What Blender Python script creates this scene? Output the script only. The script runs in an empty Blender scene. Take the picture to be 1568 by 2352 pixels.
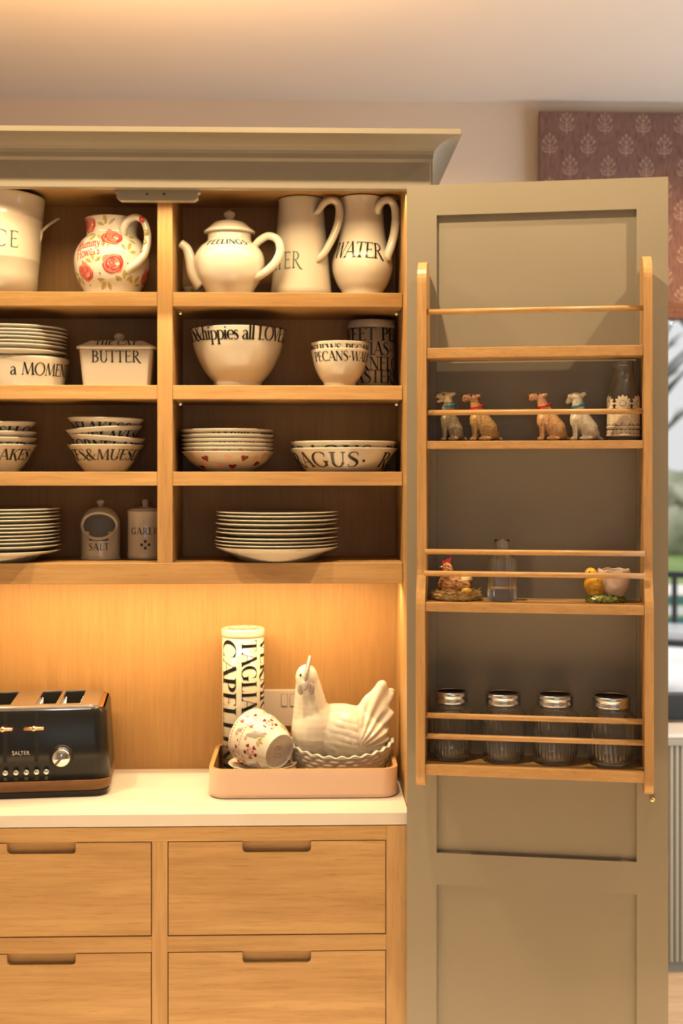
import bpy, bmesh, math, random
from mathutils import Vector, Matrix, noise
random.seed(7)
PI = math.pi
SC = bpy.context.scene
COL = SC.collection

# ------------------------------------------------------------------ camera frame (metres, x right, y into the cabinet, z up)
F = 2850.0
TA = 0.02702
AYAW = math.atan(TA)
CAM = Vector((0.0, -2.4525, 1.592))
FWD = Vector((math.sin(AYAW), math.cos(AYAW), 0)); RGT = Vector((math.cos(AYAW), -math.sin(AYAW), 0)); UP = Vector((0, 0, 1))
HOR = 1085.0
def ray(px, py): return FWD + RGT*((px-784)/F) + UP*((HOR-py)/F)
def P(px, py, Y):
    d = ray(px, py); return CAM + d*((Y-CAM.y)/d.y)
def sc(px, Y): return ((Y-CAM.y)/ray(px, HOR).y)/F       # metres per pixel at that place
def zz(px, py, Y): return P(px, py, Y).z
YS, YB = 0.157, 0.376                                       # shelf fronts, back panel
HNG = Vector((0.1935, -0.0269, 0)); ADOOR = math.radians(-10.4)
EU = Vector((math.cos(ADOOR), math.sin(ADOOR), 0)); EN = Vector((math.sin(ADOOR), -math.cos(ADOOR), 0))
def DP(px, py, n):                                          # (u, z) on the plane n metres in front of the open door's inner face
    o = HNG + EN*n; d = ray(px, py)
    t = (o-CAM).dot(EN)/d.dot(EN); q = CAM + d*t
    return (q-HNG).dot(EU), q.z
def dsc(px, n):
    o = HNG + EN*n; d = ray(px, HOR); return ((o-CAM).dot(EN)/d.dot(EN))/F

# ------------------------------------------------------------------ materials
ALB = 0.60      # general reflectance level of the room's finishes
def kc(c, m=0, t=0): return tuple(c) if (m or t) else tuple(v*ALB for v in c)
def mat(name, col, rough=0.5, metal=0.0, spec=0.5, coat=0.0, trans=0.0, ior=1.45):
    m = bpy.data.materials.new(name); m.use_nodes = True
    b = m.node_tree.nodes['Principled BSDF']
    b.inputs['Base Color'].default_value = (*kc(col, metal, trans), 1); b.inputs['Roughness'].default_value = rough
    b.inputs['Metallic'].default_value = metal; b.inputs['Specular IOR Level'].default_value = spec
    b.inputs['Coat Weight'].default_value = coat; b.inputs['Coat Roughness'].default_value = 0.06
    b.inputs['Transmission Weight'].default_value = trans; b.inputs['IOR'].default_value = ior
    return m
def nodes(m): return m.node_tree.nodes, m.node_tree.links, m.node_tree.nodes['Principled BSDF']
def noisy(m, c1, c2, scale=(1, 1, 1), nscale=5.0, detail=4.0, bump=0.0, lo=0.35, hi=0.65, bdist=0.002, coord='Object'):
    n, l, b = nodes(m)
    tc = n.new('ShaderNodeTexCoord'); mp = n.new('ShaderNodeMapping'); mp.inputs['Scale'].default_value = scale
    nt = n.new('ShaderNodeTexNoise'); nt.inputs['Scale'].default_value = nscale; nt.inputs['Detail'].default_value = detail
    cr = n.new('ShaderNodeValToRGB'); cr.color_ramp.elements[0].position = lo; cr.color_ramp.elements[1].position = hi
    mt = b.inputs['Metallic'].default_value; cr.color_ramp.elements[0].color = (*kc(c1, mt), 1); cr.color_ramp.elements[1].color = (*kc(c2, mt), 1)
    l.new(tc.outputs[coord], mp.inputs[0]); l.new(mp.outputs[0], nt.inputs[0]); l.new(nt.outputs[0], cr.inputs[0]); l.new(cr.outputs[0], b.inputs['Base Color'])
    if bump:
        bp = n.new('ShaderNodeBump'); bp.inputs['Strength'].default_value = bump; bp.inputs['Distance'].default_value = bdist
        l.new(nt.outputs[0], bp.inputs['Height']); l.new(bp.outputs[0], b.inputs['Normal'])
    return m
def oak(name, axis, ca=(.49, .285, .112), cb=(.60, .382, .165), rough=0.42, big=1.0, soft=0.0):
    """oak with the grain along an axis: stretched growth bands, finer fibres and short dark pores"""
    m = mat(name, cb, rough, spec=0.35); n, l, b = nodes(m)
    tc = n.new('ShaderNodeTexCoord'); oi = n.new('ShaderNodeObjectInfo')
    ad = n.new('ShaderNodeVectorMath'); ad.operation = 'ADD'
    mu = n.new('ShaderNodeVectorMath'); mu.operation = 'SCALE'; mu.inputs['Scale'].default_value = 7.0
    cx = n.new('ShaderNodeCombineXYZ')
    for i in range(3): l.new(oi.outputs['Random'], cx.inputs[i])
    l.new(cx.outputs[0], mu.inputs[0]); l.new(tc.outputs['Object'], ad.inputs[0]); l.new(mu.outputs[0], ad.inputs[1])
    def layer(sl, sx, det, dist):
        mp = n.new('ShaderNodeMapping'); s = [sx]*3; s[axis] = sl; mp.inputs['Scale'].default_value = s
        t = n.new('ShaderNodeTexNoise'); t.inputs['Scale'].default_value = 1.0; t.inputs['Detail'].default_value = det; t.inputs['Distortion'].default_value = dist
        l.new(ad.outputs[0], mp.inputs[0]); l.new(mp.outputs[0], t.inputs[0]); return t.outputs[0]
    a = layer(1.6*big, 16*big, 3.0, 1.2); f = layer(7*big, 150*big, 4.0, 0.3); p = layer(22, 420, 2.0, 0.0)
    def ramp(src, p0, p1, c0, c1):
        r = n.new('ShaderNodeValToRGB'); r.color_ramp.elements[0].position = p0; r.color_ramp.elements[1].position = p1
        r.color_ramp.elements[0].color = (*c0, 1); r.color_ramp.elements[1].color = (*c1, 1); l.new(src, r.inputs[0]); return r.outputs[0]
    base = ramp(a, .3, .7, kc(ca), kc(cb))
    sf = lambda v: v+(1-v)*soft
    fib = ramp(f, .3, .65, (sf(.86), sf(.83), sf(.80)), (1.05, 1.05, 1.05))
    por = ramp(p, .30, .42, (sf(.84), sf(.80), sf(.75)), (1, 1, 1))
    def mul(x, y):
        k = n.new('ShaderNodeMix'); k.data_type = 'RGBA'; k.blend_type = 'MULTIPLY'; k.inputs['Factor'].default_value = 1
        l.new(x, k.inputs[6]); l.new(y, k.inputs[7]); return k.outputs[2]
    l.new(mul(mul(base, fib), por), b.inputs['Base Color'])
    bp = n.new('ShaderNodeBump'); bp.inputs['Strength'].default_value = 0.25; bp.inputs['Distance'].default_value = 0.0006
    l.new(f, bp.inputs['Height']); l.new(bp.outputs[0], b.inputs['Normal'])
    return m
OAKX, OAKY, OAKZ = oak('oak_grain_x', 0), oak('oak_grain_y', 1), oak('oak_grain_z', 2)
OAKBACK = oak('oak_veneer', 2, (.53, .30, .115), (.57, .335, .13), 0.5, soft=.45)
OAKRACK = oak('oak_rack_x', 0, (.50, .285, .11), (.58, .355, .15), 0.35)
OAKRACKZ = oak('oak_rack_z', 2, (.50, .285, .11), (.58, .355, .15), 0.35)
SAGE = noisy(mat('sage_paint', (.30, .265, .20), 0.42, spec=0.35), (.295, .26, .195), (.31, .275, .21), nscale=3.0)
WALLP = noisy(mat('wall_paint', (.66, .58, .5), 0.85, spec=0.2), (.64, .565, .49), (.68, .60, .52), nscale=1.4)
CEILP = noisy(mat('ceiling_paint', (.72, .68, .63), 0.9, spec=0.2), (.71, .67, .62), (.74, .70, .65), nscale=0.9)
STONE = noisy(mat('quartz', (.80, .755, .70), 0.22, spec=0.5), (.74, .67, .60), (.81, .765, .715), nscale=26, detail=8, lo=0.22, hi=0.34)
CREAM = mat('cream_glaze', (.70, .635, .525), 0.10, spec=0.5, coat=0.3)
CREAMW = mat('white_glaze', (.80, .755, .665), 0.09, spec=0.5, coat=0.3)
ENAMEL = mat('cream_enamel', (.72, .665, .56), 0.13, spec=0.5, coat=0.2)
INK = mat('black_print', (.012, .014, .013), 0.2, spec=0.4)
INKG = mat('grey_green_print', (.09, .11, .09), 0.3, spec=0.4)
TERRA = mat('unglazed_cream', (.80, .70, .55), 0.5, spec=0.3)
REDM = mat('red_print', (.26, .012, .014), 0.18)
PALEP = mat('pale_pink_print', (.84, .46, .37), 0.18)
PINKM = mat('pink_print', (.78, .27, .22), 0.18)
DPINK = mat('rose_print', (.55, .06, .06), 0.18)
LEAFM = mat('leaf_print', (.47, .40, .12), 0.2)
DOTM = mat('blue_dot_print', (.16, .22, .22), 0.2)
GREYP = mat('grey_lustre', (.36, .33, .33), 0.22, spec=0.5)
PINKTRAY = mat('pink_lacquer', (1.12, .82, .63), 0.38, spec=0.4)
BLACKM = mat('black_satin', (.012, .012, .012), 0.28, spec=0.4)
BLACKG = mat('black_slot', (.004, .004, .004), 0.5)
CHROME = mat('chrome', (.78, .76, .73), 0.10, metal=1.0)
STEEL = noisy(mat('brushed_steel', (.60, .60, .62), 0.24, metal=1.0), (.52, .52, .54), (.68, .68, .70), scale=(4, 60, 4), nscale=6)
DARKMET = mat('dark_metal', (.07, .065, .06), 0.35, metal=1.0)
COPPER = mat('copper_lever', (.72, .40, .20), 0.28, metal=1.0)
WALNUT = oak('toaster_wood', 0, (.19, .085, .028), (.33, .16, .06), 0.4)
PLASTIC = mat('socket_plastic', (.74, .66, .60), 0.35, spec=0.4)
BRASS = mat('brass', (.78, .55, .22), 0.16, metal=1.0)
GLASS = mat('clear_glass', (1, 1, 1), 0.0, trans=1.0, ior=1.30, coat=.45)
GLASS.node_tree.nodes['Principled BSDF'].inputs['Coat Roughness'].default_value = 0.0
LACE = noisy(mat('lace_thread', (.74, .62, .46), 0.8, spec=0.2), (.66, .54, .39), (.80, .68, .52), nscale=400, bump=0.4)
BEIGE = mat('beige_cord', (.66, .55, .40), 0.7)
GREYRAD = mat('grey_green_paint', (.36, .35, .29), 0.45)
WHITEP = mat('white_satin', (.80, .80, .79), 0.4)
ANTHR = mat('anthracite', (.02, .028, .035), 0.35)
RED = mat('red_comb', (.62, .02, .025), 0.5)
YELLOW = mat('yellow_glaze', (.83, .45, .03), 0.14, coat=0.3)
EGGY = mat('yellow_egg', (.74, .47, .05), 0.4)
PINKCUP = mat('blush_glaze', (.80, .63, .53), 0.2, coat=0.2)
GREENG = noisy(mat('green_glaze', (.14, .19, .03), 0.14, coat=0.4), (.03, .06, .015), (.36, .36, .06), nscale=170, detail=3)
STRAW = noisy(mat('straw', (.80, .52, .2), 0.7), (.62, .36, .11), (.95, .68, .30), nscale=160)
FEATHER = noisy(mat('brown_feather', (.25, .10, .03), 0.6), (.20, .06, .015), (.66, .33, .10), scale=(1, 1, 2.4), nscale=110, detail=5, bump=0.6)
FEATHERL = noisy(mat('tan_feather', (.62, .42, .2), 0.6), (.45, .26, .1), (.75, .56, .33), nscale=160)
BLUEC = mat('teal_collar', (.03, .20, .30), 0.2, coat=0.3)
REDC = mat('red_collar', (.55, .012, .015), 0.2, coat=0.3)
def dogmat(name, a, b, sc_, lo, hi):
    return noisy(mat(name, b, 0.2, coat=0.35), a, b, scale=(1, 1, .55), nscale=sc_, detail=2, lo=lo, hi=hi, bump=0.35, bdist=0.001)
DOGGREY = dogmat('grey_terrier_glaze', (.13, .10, .065), (.40, .32, .20), 900, .34, .62)
DOGGOLD = dogmat('golden_terrier_glaze', (.20, .10, .03), (.64, .40, .16), 900, .34, .56)
DOGTAN = dogmat('tan_terrier_glaze', (.48, .22, .07), (.72, .43, .21), 420, .26, .52)
DOGWHITE = dogmat('white_terrier_glaze', (.46, .39, .30), (.72, .64, .50), 420, .26, .46)
DOGHEADG = mat('pale_head_glaze', (.60, .46, .25), 0.2, coat=0.35)
DOGHEADR = dogmat('russet_head_glaze', (.22, .08, .03), (.50, .26, .12), 420, .40, .6)
DOGHEADT = dogmat('rosy_head_glaze', (.44, .20, .09), (.64, .36, .20), 300, .36, .6)

# ------------------------------------------------------------------ mesh builder
class MB:
    def __init__(s): s.v = []; s.f = []; s.m = []; s.sm = []; s.mats = []
    def mi(s, m):
        if m not in s.mats: s.mats.append(m)
        return s.mats.index(m)
    def add(s, vs, fs, m, smooth=False, M=None):
        b = len(s.v); k = s.mi(m)
        s.v += [(M @ Vector(v)) if M is not None else Vector(v) for v in vs]
        for f in fs: s.f.append([b+i for i in f]); s.m.append(k); s.sm.append(smooth)
        return s
    def box(s, x0, x1, y0, y1, z0, z1, m, M=None):
        vs = [(x, y, z) for x in (x0, x1) for y in (y0, y1) for z in (z0, z1)]
        return s.add(vs, [(0, 1, 3, 2), (4, 6, 7, 5), (0, 4, 5, 1), (2, 3, 7, 6), (0, 2, 6, 4), (1, 5, 7, 3)], m, False, M)
    def prism(s, pts, h0, h1, m, ax='y', M=None, smooth=False):
        """outline in two axes extruded along the third"""
        n = len(pts)
        def q(a, b, h): return {'y': (a, h, b), 'z': (a, b, h), 'x': (h, a, b)}[ax]
        vs = [q(a, b, h0) for a, b in pts] + [q(a, b, h1) for a, b in pts]
        s.add(vs, [tuple(range(n))[::-1], tuple(range(n, 2*n))], m, False, M)
        return s.add(vs, [(i, (i+1) % n, n+(i+1) % n, n+i) for i in range(n)], m, smooth, M)
    def lathe(s, prof, m, seg=56, M=None, sx=1, sy=1, ripple=None, smooth=True):
        vs, fs, rings = [], [], []
        for r, z in prof:
            if r < 1e-6: rings.append([len(vs)]); vs.append((0, 0, z)); continue
            R = []
            for i in range(seg):
                a = 2*PI*i/seg; rr = r*(1+ripple(a, z) if ripple else 1)
                R.append(len(vs)); vs.append((rr*math.sin(a)*sx, -rr*math.cos(a)*sy, z))
            rings.append(R)
        for A, B in zip(rings, rings[1:]):
            if len(A) == 1 and len(B) == 1: continue
            for i in range(seg):
                j = (i+1) % seg
                if len(A) == 1: fs.append((A[0], B[j], B[i]))
                elif len(B) == 1: fs.append((A[i], A[j], B[0]))
                else: fs.append((A[i], A[j], B[j], B[i]))
        return s.add(vs, fs, m, smooth, M)
    def tube(s, pts, rad, m, seg=12, M=None, fx=1.0, caps=True, side=Vector((0, 1, 0))):
        """swept tube; rad number or list; fx stretches the section along 'side'"""
        pts = [Vector(p) for p in pts]; n = len(pts)
        if not isinstance(rad, (list, tuple)): rad = [rad]*n
        vs, fs = [], []
        for i, p in enumerate(pts):
            t = (pts[min(i+1, n-1)]-pts[max(i-1, 0)]).normalized()
            a = side - t*side.dot(t)
            if a.length < 1e-4: a = Vector((1, 0, 0)) - t*t.x
            a.normalize(); b = t.cross(a)
            for k in range(seg):
                w = 2*PI*k/seg; vs.append(p + a*(math.cos(w)*rad[i]*fx) + b*(math.sin(w)*rad[i]))
        for i in range(n-1):
            for k in range(seg):
                k2 = (k+1) % seg; fs.append((i*seg+k, i*seg+k2, (i+1)*seg+k2, (i+1)*seg+k))
        if caps: fs += [tuple(range(seg))[::-1], tuple(range((n-1)*seg, n*seg))]
        return s.add(vs, fs, m, True, M)
    def ball(s, c, r, m, M=None, nu=20, nv=12):
        if not isinstance(r, (list, tuple)): r = (r, r, r)
        prof = [(math.sin(PI*i/nv), -math.cos(PI*i/nv)) for i in range(nv+1)]
        T = Matrix.Translation(c) @ Matrix.Diagonal((*r, 1))
        return s.lathe(prof, m, nu, (M @ T) if M is not None else T)
    def warp(s, fn): s.v = [Vector(fn(v)) for v in s.v]; return s
    def build(s, name, parent=None, loc=None, rot=0.0, bevel=0.0, smooth_mod=None, mesh=None):
        me = bpy.data.meshes.new(name)
        me.from_pydata([tuple(v) for v in s.v], [], s.f); me.validate(clean_customdata=False)
        for m in s.mats: me.materials.append(m)
        if len(me.polygons) == len(s.f):
            me.polygons.foreach_set('material_index', s.m); me.polygons.foreach_set('use_smooth', s.sm)
        me.update()
        o = bpy.data.objects.new(name, me); COL.objects.link(o)
        if parent is not None: o.parent = parent
        if loc is not None: o.location = loc
        if rot: o.rotation_euler = (0, 0, rot)
        bm = bmesh.new(); bm.from_mesh(me); bmesh.ops.recalc_face_normals(bm, faces=bm.faces); bm.to_mesh(me); bm.free()
        if bevel:
            b = o.modifiers.new('edge', 'BEVEL'); b.width = bevel; b.segments = 2; b.limit_method = 'ANGLE'; b.angle_limit = math.radians(40)
        return o

def empty(name, loc, rot=0.0):
    o = bpy.data.objects.new(name, None); COL.objects.link(o); o.location = loc; o.rotation_euler = (0, 0, rot); o.empty_display_size = 0.02
    return o
def tag(o, label, cat, group=None, kind=None):
    o['label'] = label; o['category'] = cat
    if group: o['group'] = group
    if kind: o['kind'] = kind
    return o
def struct(o): o['kind'] = 'structure'; return o
def dup(src, loc, rot=None, parent=None):
    r = src.copy(); COL.objects.link(r); r.location = loc
    if rot is not None: r.rotation_euler = rot
    for ch in list(src.children):
        c = ch.copy(); COL.objects.link(c); c.parent = r
        for g in list(ch.children):
            d = g.copy(); COL.objects.link(d); d.parent = c
    return r
def spline(pts, n=8, closed=False):
    """Catmull-Rom through tuples of any length"""
    pts = [tuple(p) for p in pts]; out = []; N = len(pts)
    for i in range(N if closed else N-1):
        p = [pts[(i+k-1) % N] if closed else pts[min(max(i+k-1, 0), N-1)] for k in range(4)]
        for j in range(n):
            t = j/n
            out.append(tuple(0.5*(2*b+(c-a)*t+(2*a-5*b+4*c-d)*t*t+(3*b-a-3*c+d)*t**3) for a, b, c, d in zip(*p)))
    if not closed: out.append(pts[-1])
    return out
def base0(o):
    """cut a profile where it meets the surface it stands on"""
    for i in range(len(o)-1):
        if o[i+1][1] > 0:
            (r0, z0), (r1, z1) = o[i], o[i+1]
            if z0 >= 0: return [(o[0][0], 0)]+list(o[1:])
            return [(r0+(r1-r0)*(-z0)/(z1-z0), 0)]+list(o[i+1:])
    return list(o)
def shell(outer, t, zf=None):
    """closed wall profile from an outer one (bottom to top): inner side offset inwards, floor at zf"""
    zf = outer[0][1]+t*1.4 if zf is None else zf
    inner = [(max(r-t, 0.0005), z) for r, z in outer if z > zf+1e-5]
    top = outer[-1]
    return [(0, outer[0][1])] + list(outer) + [(top[0]-t*.5, top[1]+t*.35)] + inner[::-1] + [(inner[0][0]*.9, zf), (0, zf)]

def blob(parts, voxel, name='blob', smooth=6):
    """one continuous surface from overlapping ellipsoids and capsules: voxel union, then relaxed"""
    b = MB()
    for p in parts:
        if p[0] == 'e': b.ball(p[1], p[2], CREAM, nu=20, nv=14, M=p[3] if len(p) > 3 else None)
        else:
            a, c, ra, rb = Vector(p[1]), Vector(p[2]), p[3], p[4]; fy = p[5] if len(p) > 5 else 1.0
            n = 9
            for i in range(n):
                t = i/(n-1); q = a.lerp(c, t); r = ra+(rb-ra)*t; b.ball(q, (r, r*fy, r), CREAM, nu=14, nv=10)
    o = b.build(name)
    m = o.modifiers.new('r', 'REMESH'); m.mode = 'VOXEL'; m.voxel_size = voxel
    s = o.modifiers.new('s', 'SMOOTH'); s.factor = 0.5; s.iterations = smooth
    dg = bpy.context.evaluated_depsgraph_get(); me = bpy.data.meshes.new_from_object(o.evaluated_get(dg))
    old = o.data; bpy.data.objects.remove(o); bpy.data.meshes.remove(old)
    me.materials.clear()
    me.polygons.foreach_set('use_smooth', [True]*len(me.polygons))
    return me
def disp(me, fn):
    N = len(me.vertices); co = [0.0]*(3*N); no = [0.0]*(3*N)
    me.vertices.foreach_get('co', co); me.vertices.foreach_get('normal', no); out = []
    for i in range(N): out += tuple(fn(Vector(co[3*i:3*i+3]), Vector(no[3*i:3*i+3])))
    me.vertices.foreach_set('co', out); me.update()
def mesh_obj(name, me, mats, parent=None, loc=None, paint=None):
    me.name = name
    for m in mats: me.materials.append(m)
    if paint:
        me.polygons.foreach_set('material_index', [paint(p.center) for p in me.polygons])
    o = bpy.data.objects.new(name, me); COL.objects.link(o)
    if parent is not None: o.parent = parent
    if loc is not None: o.location = loc
    return o

# ------------------------------------------------------------------ hand drawn roman lettering: strokes with thick and thin
class Glyphs:
    def __init__(s, T=.13, t=.045, serif=True): s.T, s.t, s.serif = T, t, serif; s.q = []
    def strip(s, pts):
        L, R = [], []
        for i, (x, y, w) in enumerate(pts):
            a = pts[max(i-1, 0)]; b = pts[min(i+1, len(pts)-1)]
            dx, dy = b[0]-a[0], b[1]-a[1]; k = math.hypot(dx, dy) or 1; nx, ny = -dy/k*w/2, dx/k*w/2
            L.append((x+nx, y+ny)); R.append((x-nx, y-ny))
        for i in range(len(pts)-1): s.q.append((L[i], R[i], R[i+1], L[i+1]))
    def S(s, x0, y0, x1, y1, w, w1=None):
        n = max(2, int(math.hypot(x1-x0, y1-y0)/.16)+1); w1 = w if w1 is None else w1
        s.strip([(x0+(x1-x0)*i/n, y0+(y1-y0)*i/n, w+(w1-w)*i/n) for i in range(n+1)])
    def V(s, x, y0, y1, w, a=True, b=True):
        s.S(x, y0, x, y1, w)
        if s.serif:
            if a: s.foot(x, y0, w, 1)
            if b: s.foot(x, y1, w, -1)
    def foot(s, x, y, w, d, k=.085):
        if not s.serif: return
        h = w/2; s.q.append(((x-h-k, y), (x+h+k, y), (x+h+k, y+.022*d), (x-h-k, y+.022*d)))
        s.q.append(((x-h-k*.8, y+.022*d), (x+h+k*.8, y+.022*d), (x+h, y+.085*d), (x-h, y+.085*d)))
    def C(s, pts, n=6): s.strip(spline(pts, n))
    def O(s, cx, cy, rx, ry, a0, a1, T=None, t=None):
        T = s.T if T is None else T; t = s.t if t is None else t; n = max(6, int(abs(a1-a0)/14)); p = []
        for i in range(n+1):
            a = math.radians(a0+(a1-a0)*i/n); w = t+(T-t)*abs(math.cos(a))**1.4
            p.append((cx+rx*math.cos(a), cy+ry*math.sin(a), w))
        s.strip(p)
    def arm(s, x0, x1, y, d):
        s.S(x0, y, x1, y, s.t*1.1)
        if s.serif and d: s.q.append(((x1-.045, y), (x1+.012, y), (x1+.022, y+.13*d), (x1-.004, y+.13*d)))
    def draw(s, c):
        T, t = s.T, s.t; s.q = []; h = t*.5; A = .5
        if c == 'I': s.V(.14, 0, 1, T); A = .3
        elif c == 'L': s.V(.16, 0, 1, T); s.arm(.16, .56, h, 1); A = .6
        elif c in 'EF':
            s.V(.16, 0, 1, T, c == 'F'); s.arm(.16, .54, 1-h, -1); s.S(.16, .53, .46, .53, t)
            s.S(.455, .46, .455, .6, t*.9)
            if c == 'E': s.arm(.16, .58, h, 1)
            A = .62
        elif c == 'T': s.V(.33, 0, 1, T, True, False); s.arm(.33, .64, 1-h, -1); s.arm(.33, .02, 1-h, -1); s.S(.03, .99, .03, .87, t); A = .66
        elif c == 'H': s.V(.16, 0, 1, T); s.V(.64, 0, 1, T); s.S(.16, .52, .64, .52, t); A = .8
        elif c == 'N': s.V(.14, 0, 1, t*1.1); s.S(.12, .98, .68, .02, T); s.V(.68, 0, 1, t*1.1, False); A = .8
        elif c == 'M':
            s.S(.10, 0, .2, 1, t); s.foot(.10, 0, t, 1); s.S(.2, 1, .5, .04, T); s.S(.5, .04, .8, 1, t); s.S(.8, 1, .9, 0, T); s.foot(.9, 0, T, 1); A = 1.0
        elif c == 'A':
            s.S(.06, 0, .37, 1, t); s.foot(.06, 0, t, 1); s.S(.36, 1.02, .70, 0, T); s.foot(.70, 0, T, 1); s.S(.16, .34, .58, .34, t); A = .76
        elif c == 'V': s.S(.06, 1, .37, 0, T); s.foot(.06, 1, T, -1); s.S(.36, 0, .68, 1, t); s.foot(.68, 1, t, -1); A = .72
        elif c == 'W':
            s.S(.05, 1, .3, 0, T); s.foot(.05, 1, T, -1); s.S(.3, 0, .52, .96, t); s.S(.5, 1, .76, 0, T); s.S(.76, 0, 1.0, 1, t); s.foot(1.0, 1, t, -1); A = 1.05
        elif c == 'K': s.V(.16, 0, 1, T); s.S(.2, .45, .6, 1, t); s.foot(.6, 1, t, -1); s.C([(.32, .6, T*.8), (.5, .3, T), (.7, -.02, T), (.82, -.08, t)]); A = .74
        elif c == 'X': s.S(.08, 1, .62, 0, T); s.S(.6, 1, .08, 0, t); A = .68
        elif c == 'Y': s.S(.05, 1, .34, .48, T); s.S(.62, 1, .34, .48, t); s.V(.34, 0, .5, T, True, False); A = .66
        elif c == 'Z': s.arm(.58, .08, 1-h, -1); s.S(.58, .98, .08, .02, T); s.arm(.08, .6, h, 1); A = .66
        elif c == 'U': s.V(.16, .32, 1, T, False); s.O(.40, .32, .24, .32, 180, 360); s.V(.64, .32, 1, t*1.2, False); A = .78
        elif c == 'D': s.V(.16, 0, 1, T); s.O(.22, .5, .50, .48, -82, 82); s.S(.16, h, .3, h, t); s.S(.16, 1-h, .3, 1-h, t); A = .8
        elif c in 'PRB':
            s.V(.16, 0, 1, T); ry = .24 if c != 'B' else .225; s.O(.26, 1-h-ry, .27, ry, -90, 90); s.S(.16, 1-h, .28, 1-h, t); s.S(.16, 1-h-2*ry, .28, 1-h-2*ry, t)
            A = .6
            if c == 'R': s.C([(.3, .5, T*.7), (.46, .26, T), (.66, .0, T*.9), (.82, -.07, t)]); A = .74
            if c == 'B': s.O(.28, h+.262, .31, .262, -90, 90); s.S(.16, h, .3, h, t); A = .66
        elif c in 'CG':
            s.O(.46, .5, .38, .5, 48, 312 if c == 'C' else 318); s.S(.715, .70, .715, .92, t*.9)
            A = .8
            if c == 'G': s.V(.74, .08, .42, T, False, True); A = .9
        elif c in 'OQ':
            s.O(.46, .5, .39, .5, 0, 360); A = .92
            if c == 'Q': s.C([(.5, .04, T*.8), (.72, -.12, T), (.95, -.2, t)])
        elif c == 'S':
            s.C([(.50, .80, t), (.44, .95, t), (.28, 1.0, t), (.13, .90, t*1.6), (.11, .74, T*.9), (.26, .58, T*1.15), (.44, .44, T*1.15), (.52, .26, T*.9), (.44, .07, t*1.6), (.26, 0, t), (.12, .04, t), (.07, .2, t)]); A = .6
        elif c == '&':
            s.C([(.84, .52, t), (.74, .42, t), (.62, .18, t*1.2), (.42, .0, t*1.3), (.2, .02, T*.8), (.08, .2, T), (.14, .4, T*.7), (.34, .55, t*1.2), (.5, .72, t), (.48, .92, T*.5), (.34, 1.0, t), (.22, .9, T*.6), (.24, .72, T*.9), (.42, .42, T), (.66, .12, T*.9), (.86, .0, t)]); A = .92
            s.C([(.2, .42, t), (.36, .3, t), (.44, .2, t), (.38, .12, t*1.4)])
        elif c in '·.*': s.q.append(((.1, .42), (.19, .32), (.28, .42), (.19, .54))); A = .38
        elif c == '+': s.q += [((.14, .45), (.2, .39), (.26, .45), (.2, .51)), ((.17, .45), (.2, .2), (.23, .45), (.2, .7)), ((.06, .45), (.2, .42), (.34, .45), (.2, .48))]; A = .42
        elif c == "'": s.S(.1, 1, .06, .8, t*1.6, t*.6); A = .16
        elif c == ' ': A = .34
        else:
            x = .62
            if c == 'a': s.C([(.08, .5, t*1.5), (.2, x, t), (.36, x-.08, T*.7), (.38, .3, T), (.39, .06, T), (.5, .02, t)]); s.C([(.38, .4, t), (.16, .3, t*1.5), (.08, .14, T*.9), (.18, 0, t*1.3), (.38, .12, t)]); A = .52
            elif c == 'e': s.O(.30, .31, .23, .31, 0, 310); s.S(.1, .33, .52, .33, t); A = .56
            elif c == 'o': s.O(.32, .31, .25, .31, 0, 360); A = .62
            elif c == 'h': s.V(.14, 0, 1, T, True, False); s.S(.02, .96, .14, 1, t); s.C([(.16, .42, t), (.3, x, t*1.3), (.45, .5, T), (.46, .25, T), (.46, 0, T)]); s.foot(.46, 0, T, 1); A = .62
            elif c == 'n': s.V(.14, 0, x, T, True, False); s.C([(.16, .42, t), (.3, x, t*1.3), (.45, .5, T), (.46, .25, T), (.46, 0, T)]); s.foot(.46, 0, T, 1); A = .6
            elif c == 'm':
                s.V(.12, 0, x, T, True, False)
                for d in (0, .3): s.C([(.14+d, .42, t), (.26+d, x, t*1.3), (.4+d, .5, T), (.41+d, .25, T), (.41+d, 0, T)]); s.foot(.41+d, 0, T, 1)
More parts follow.
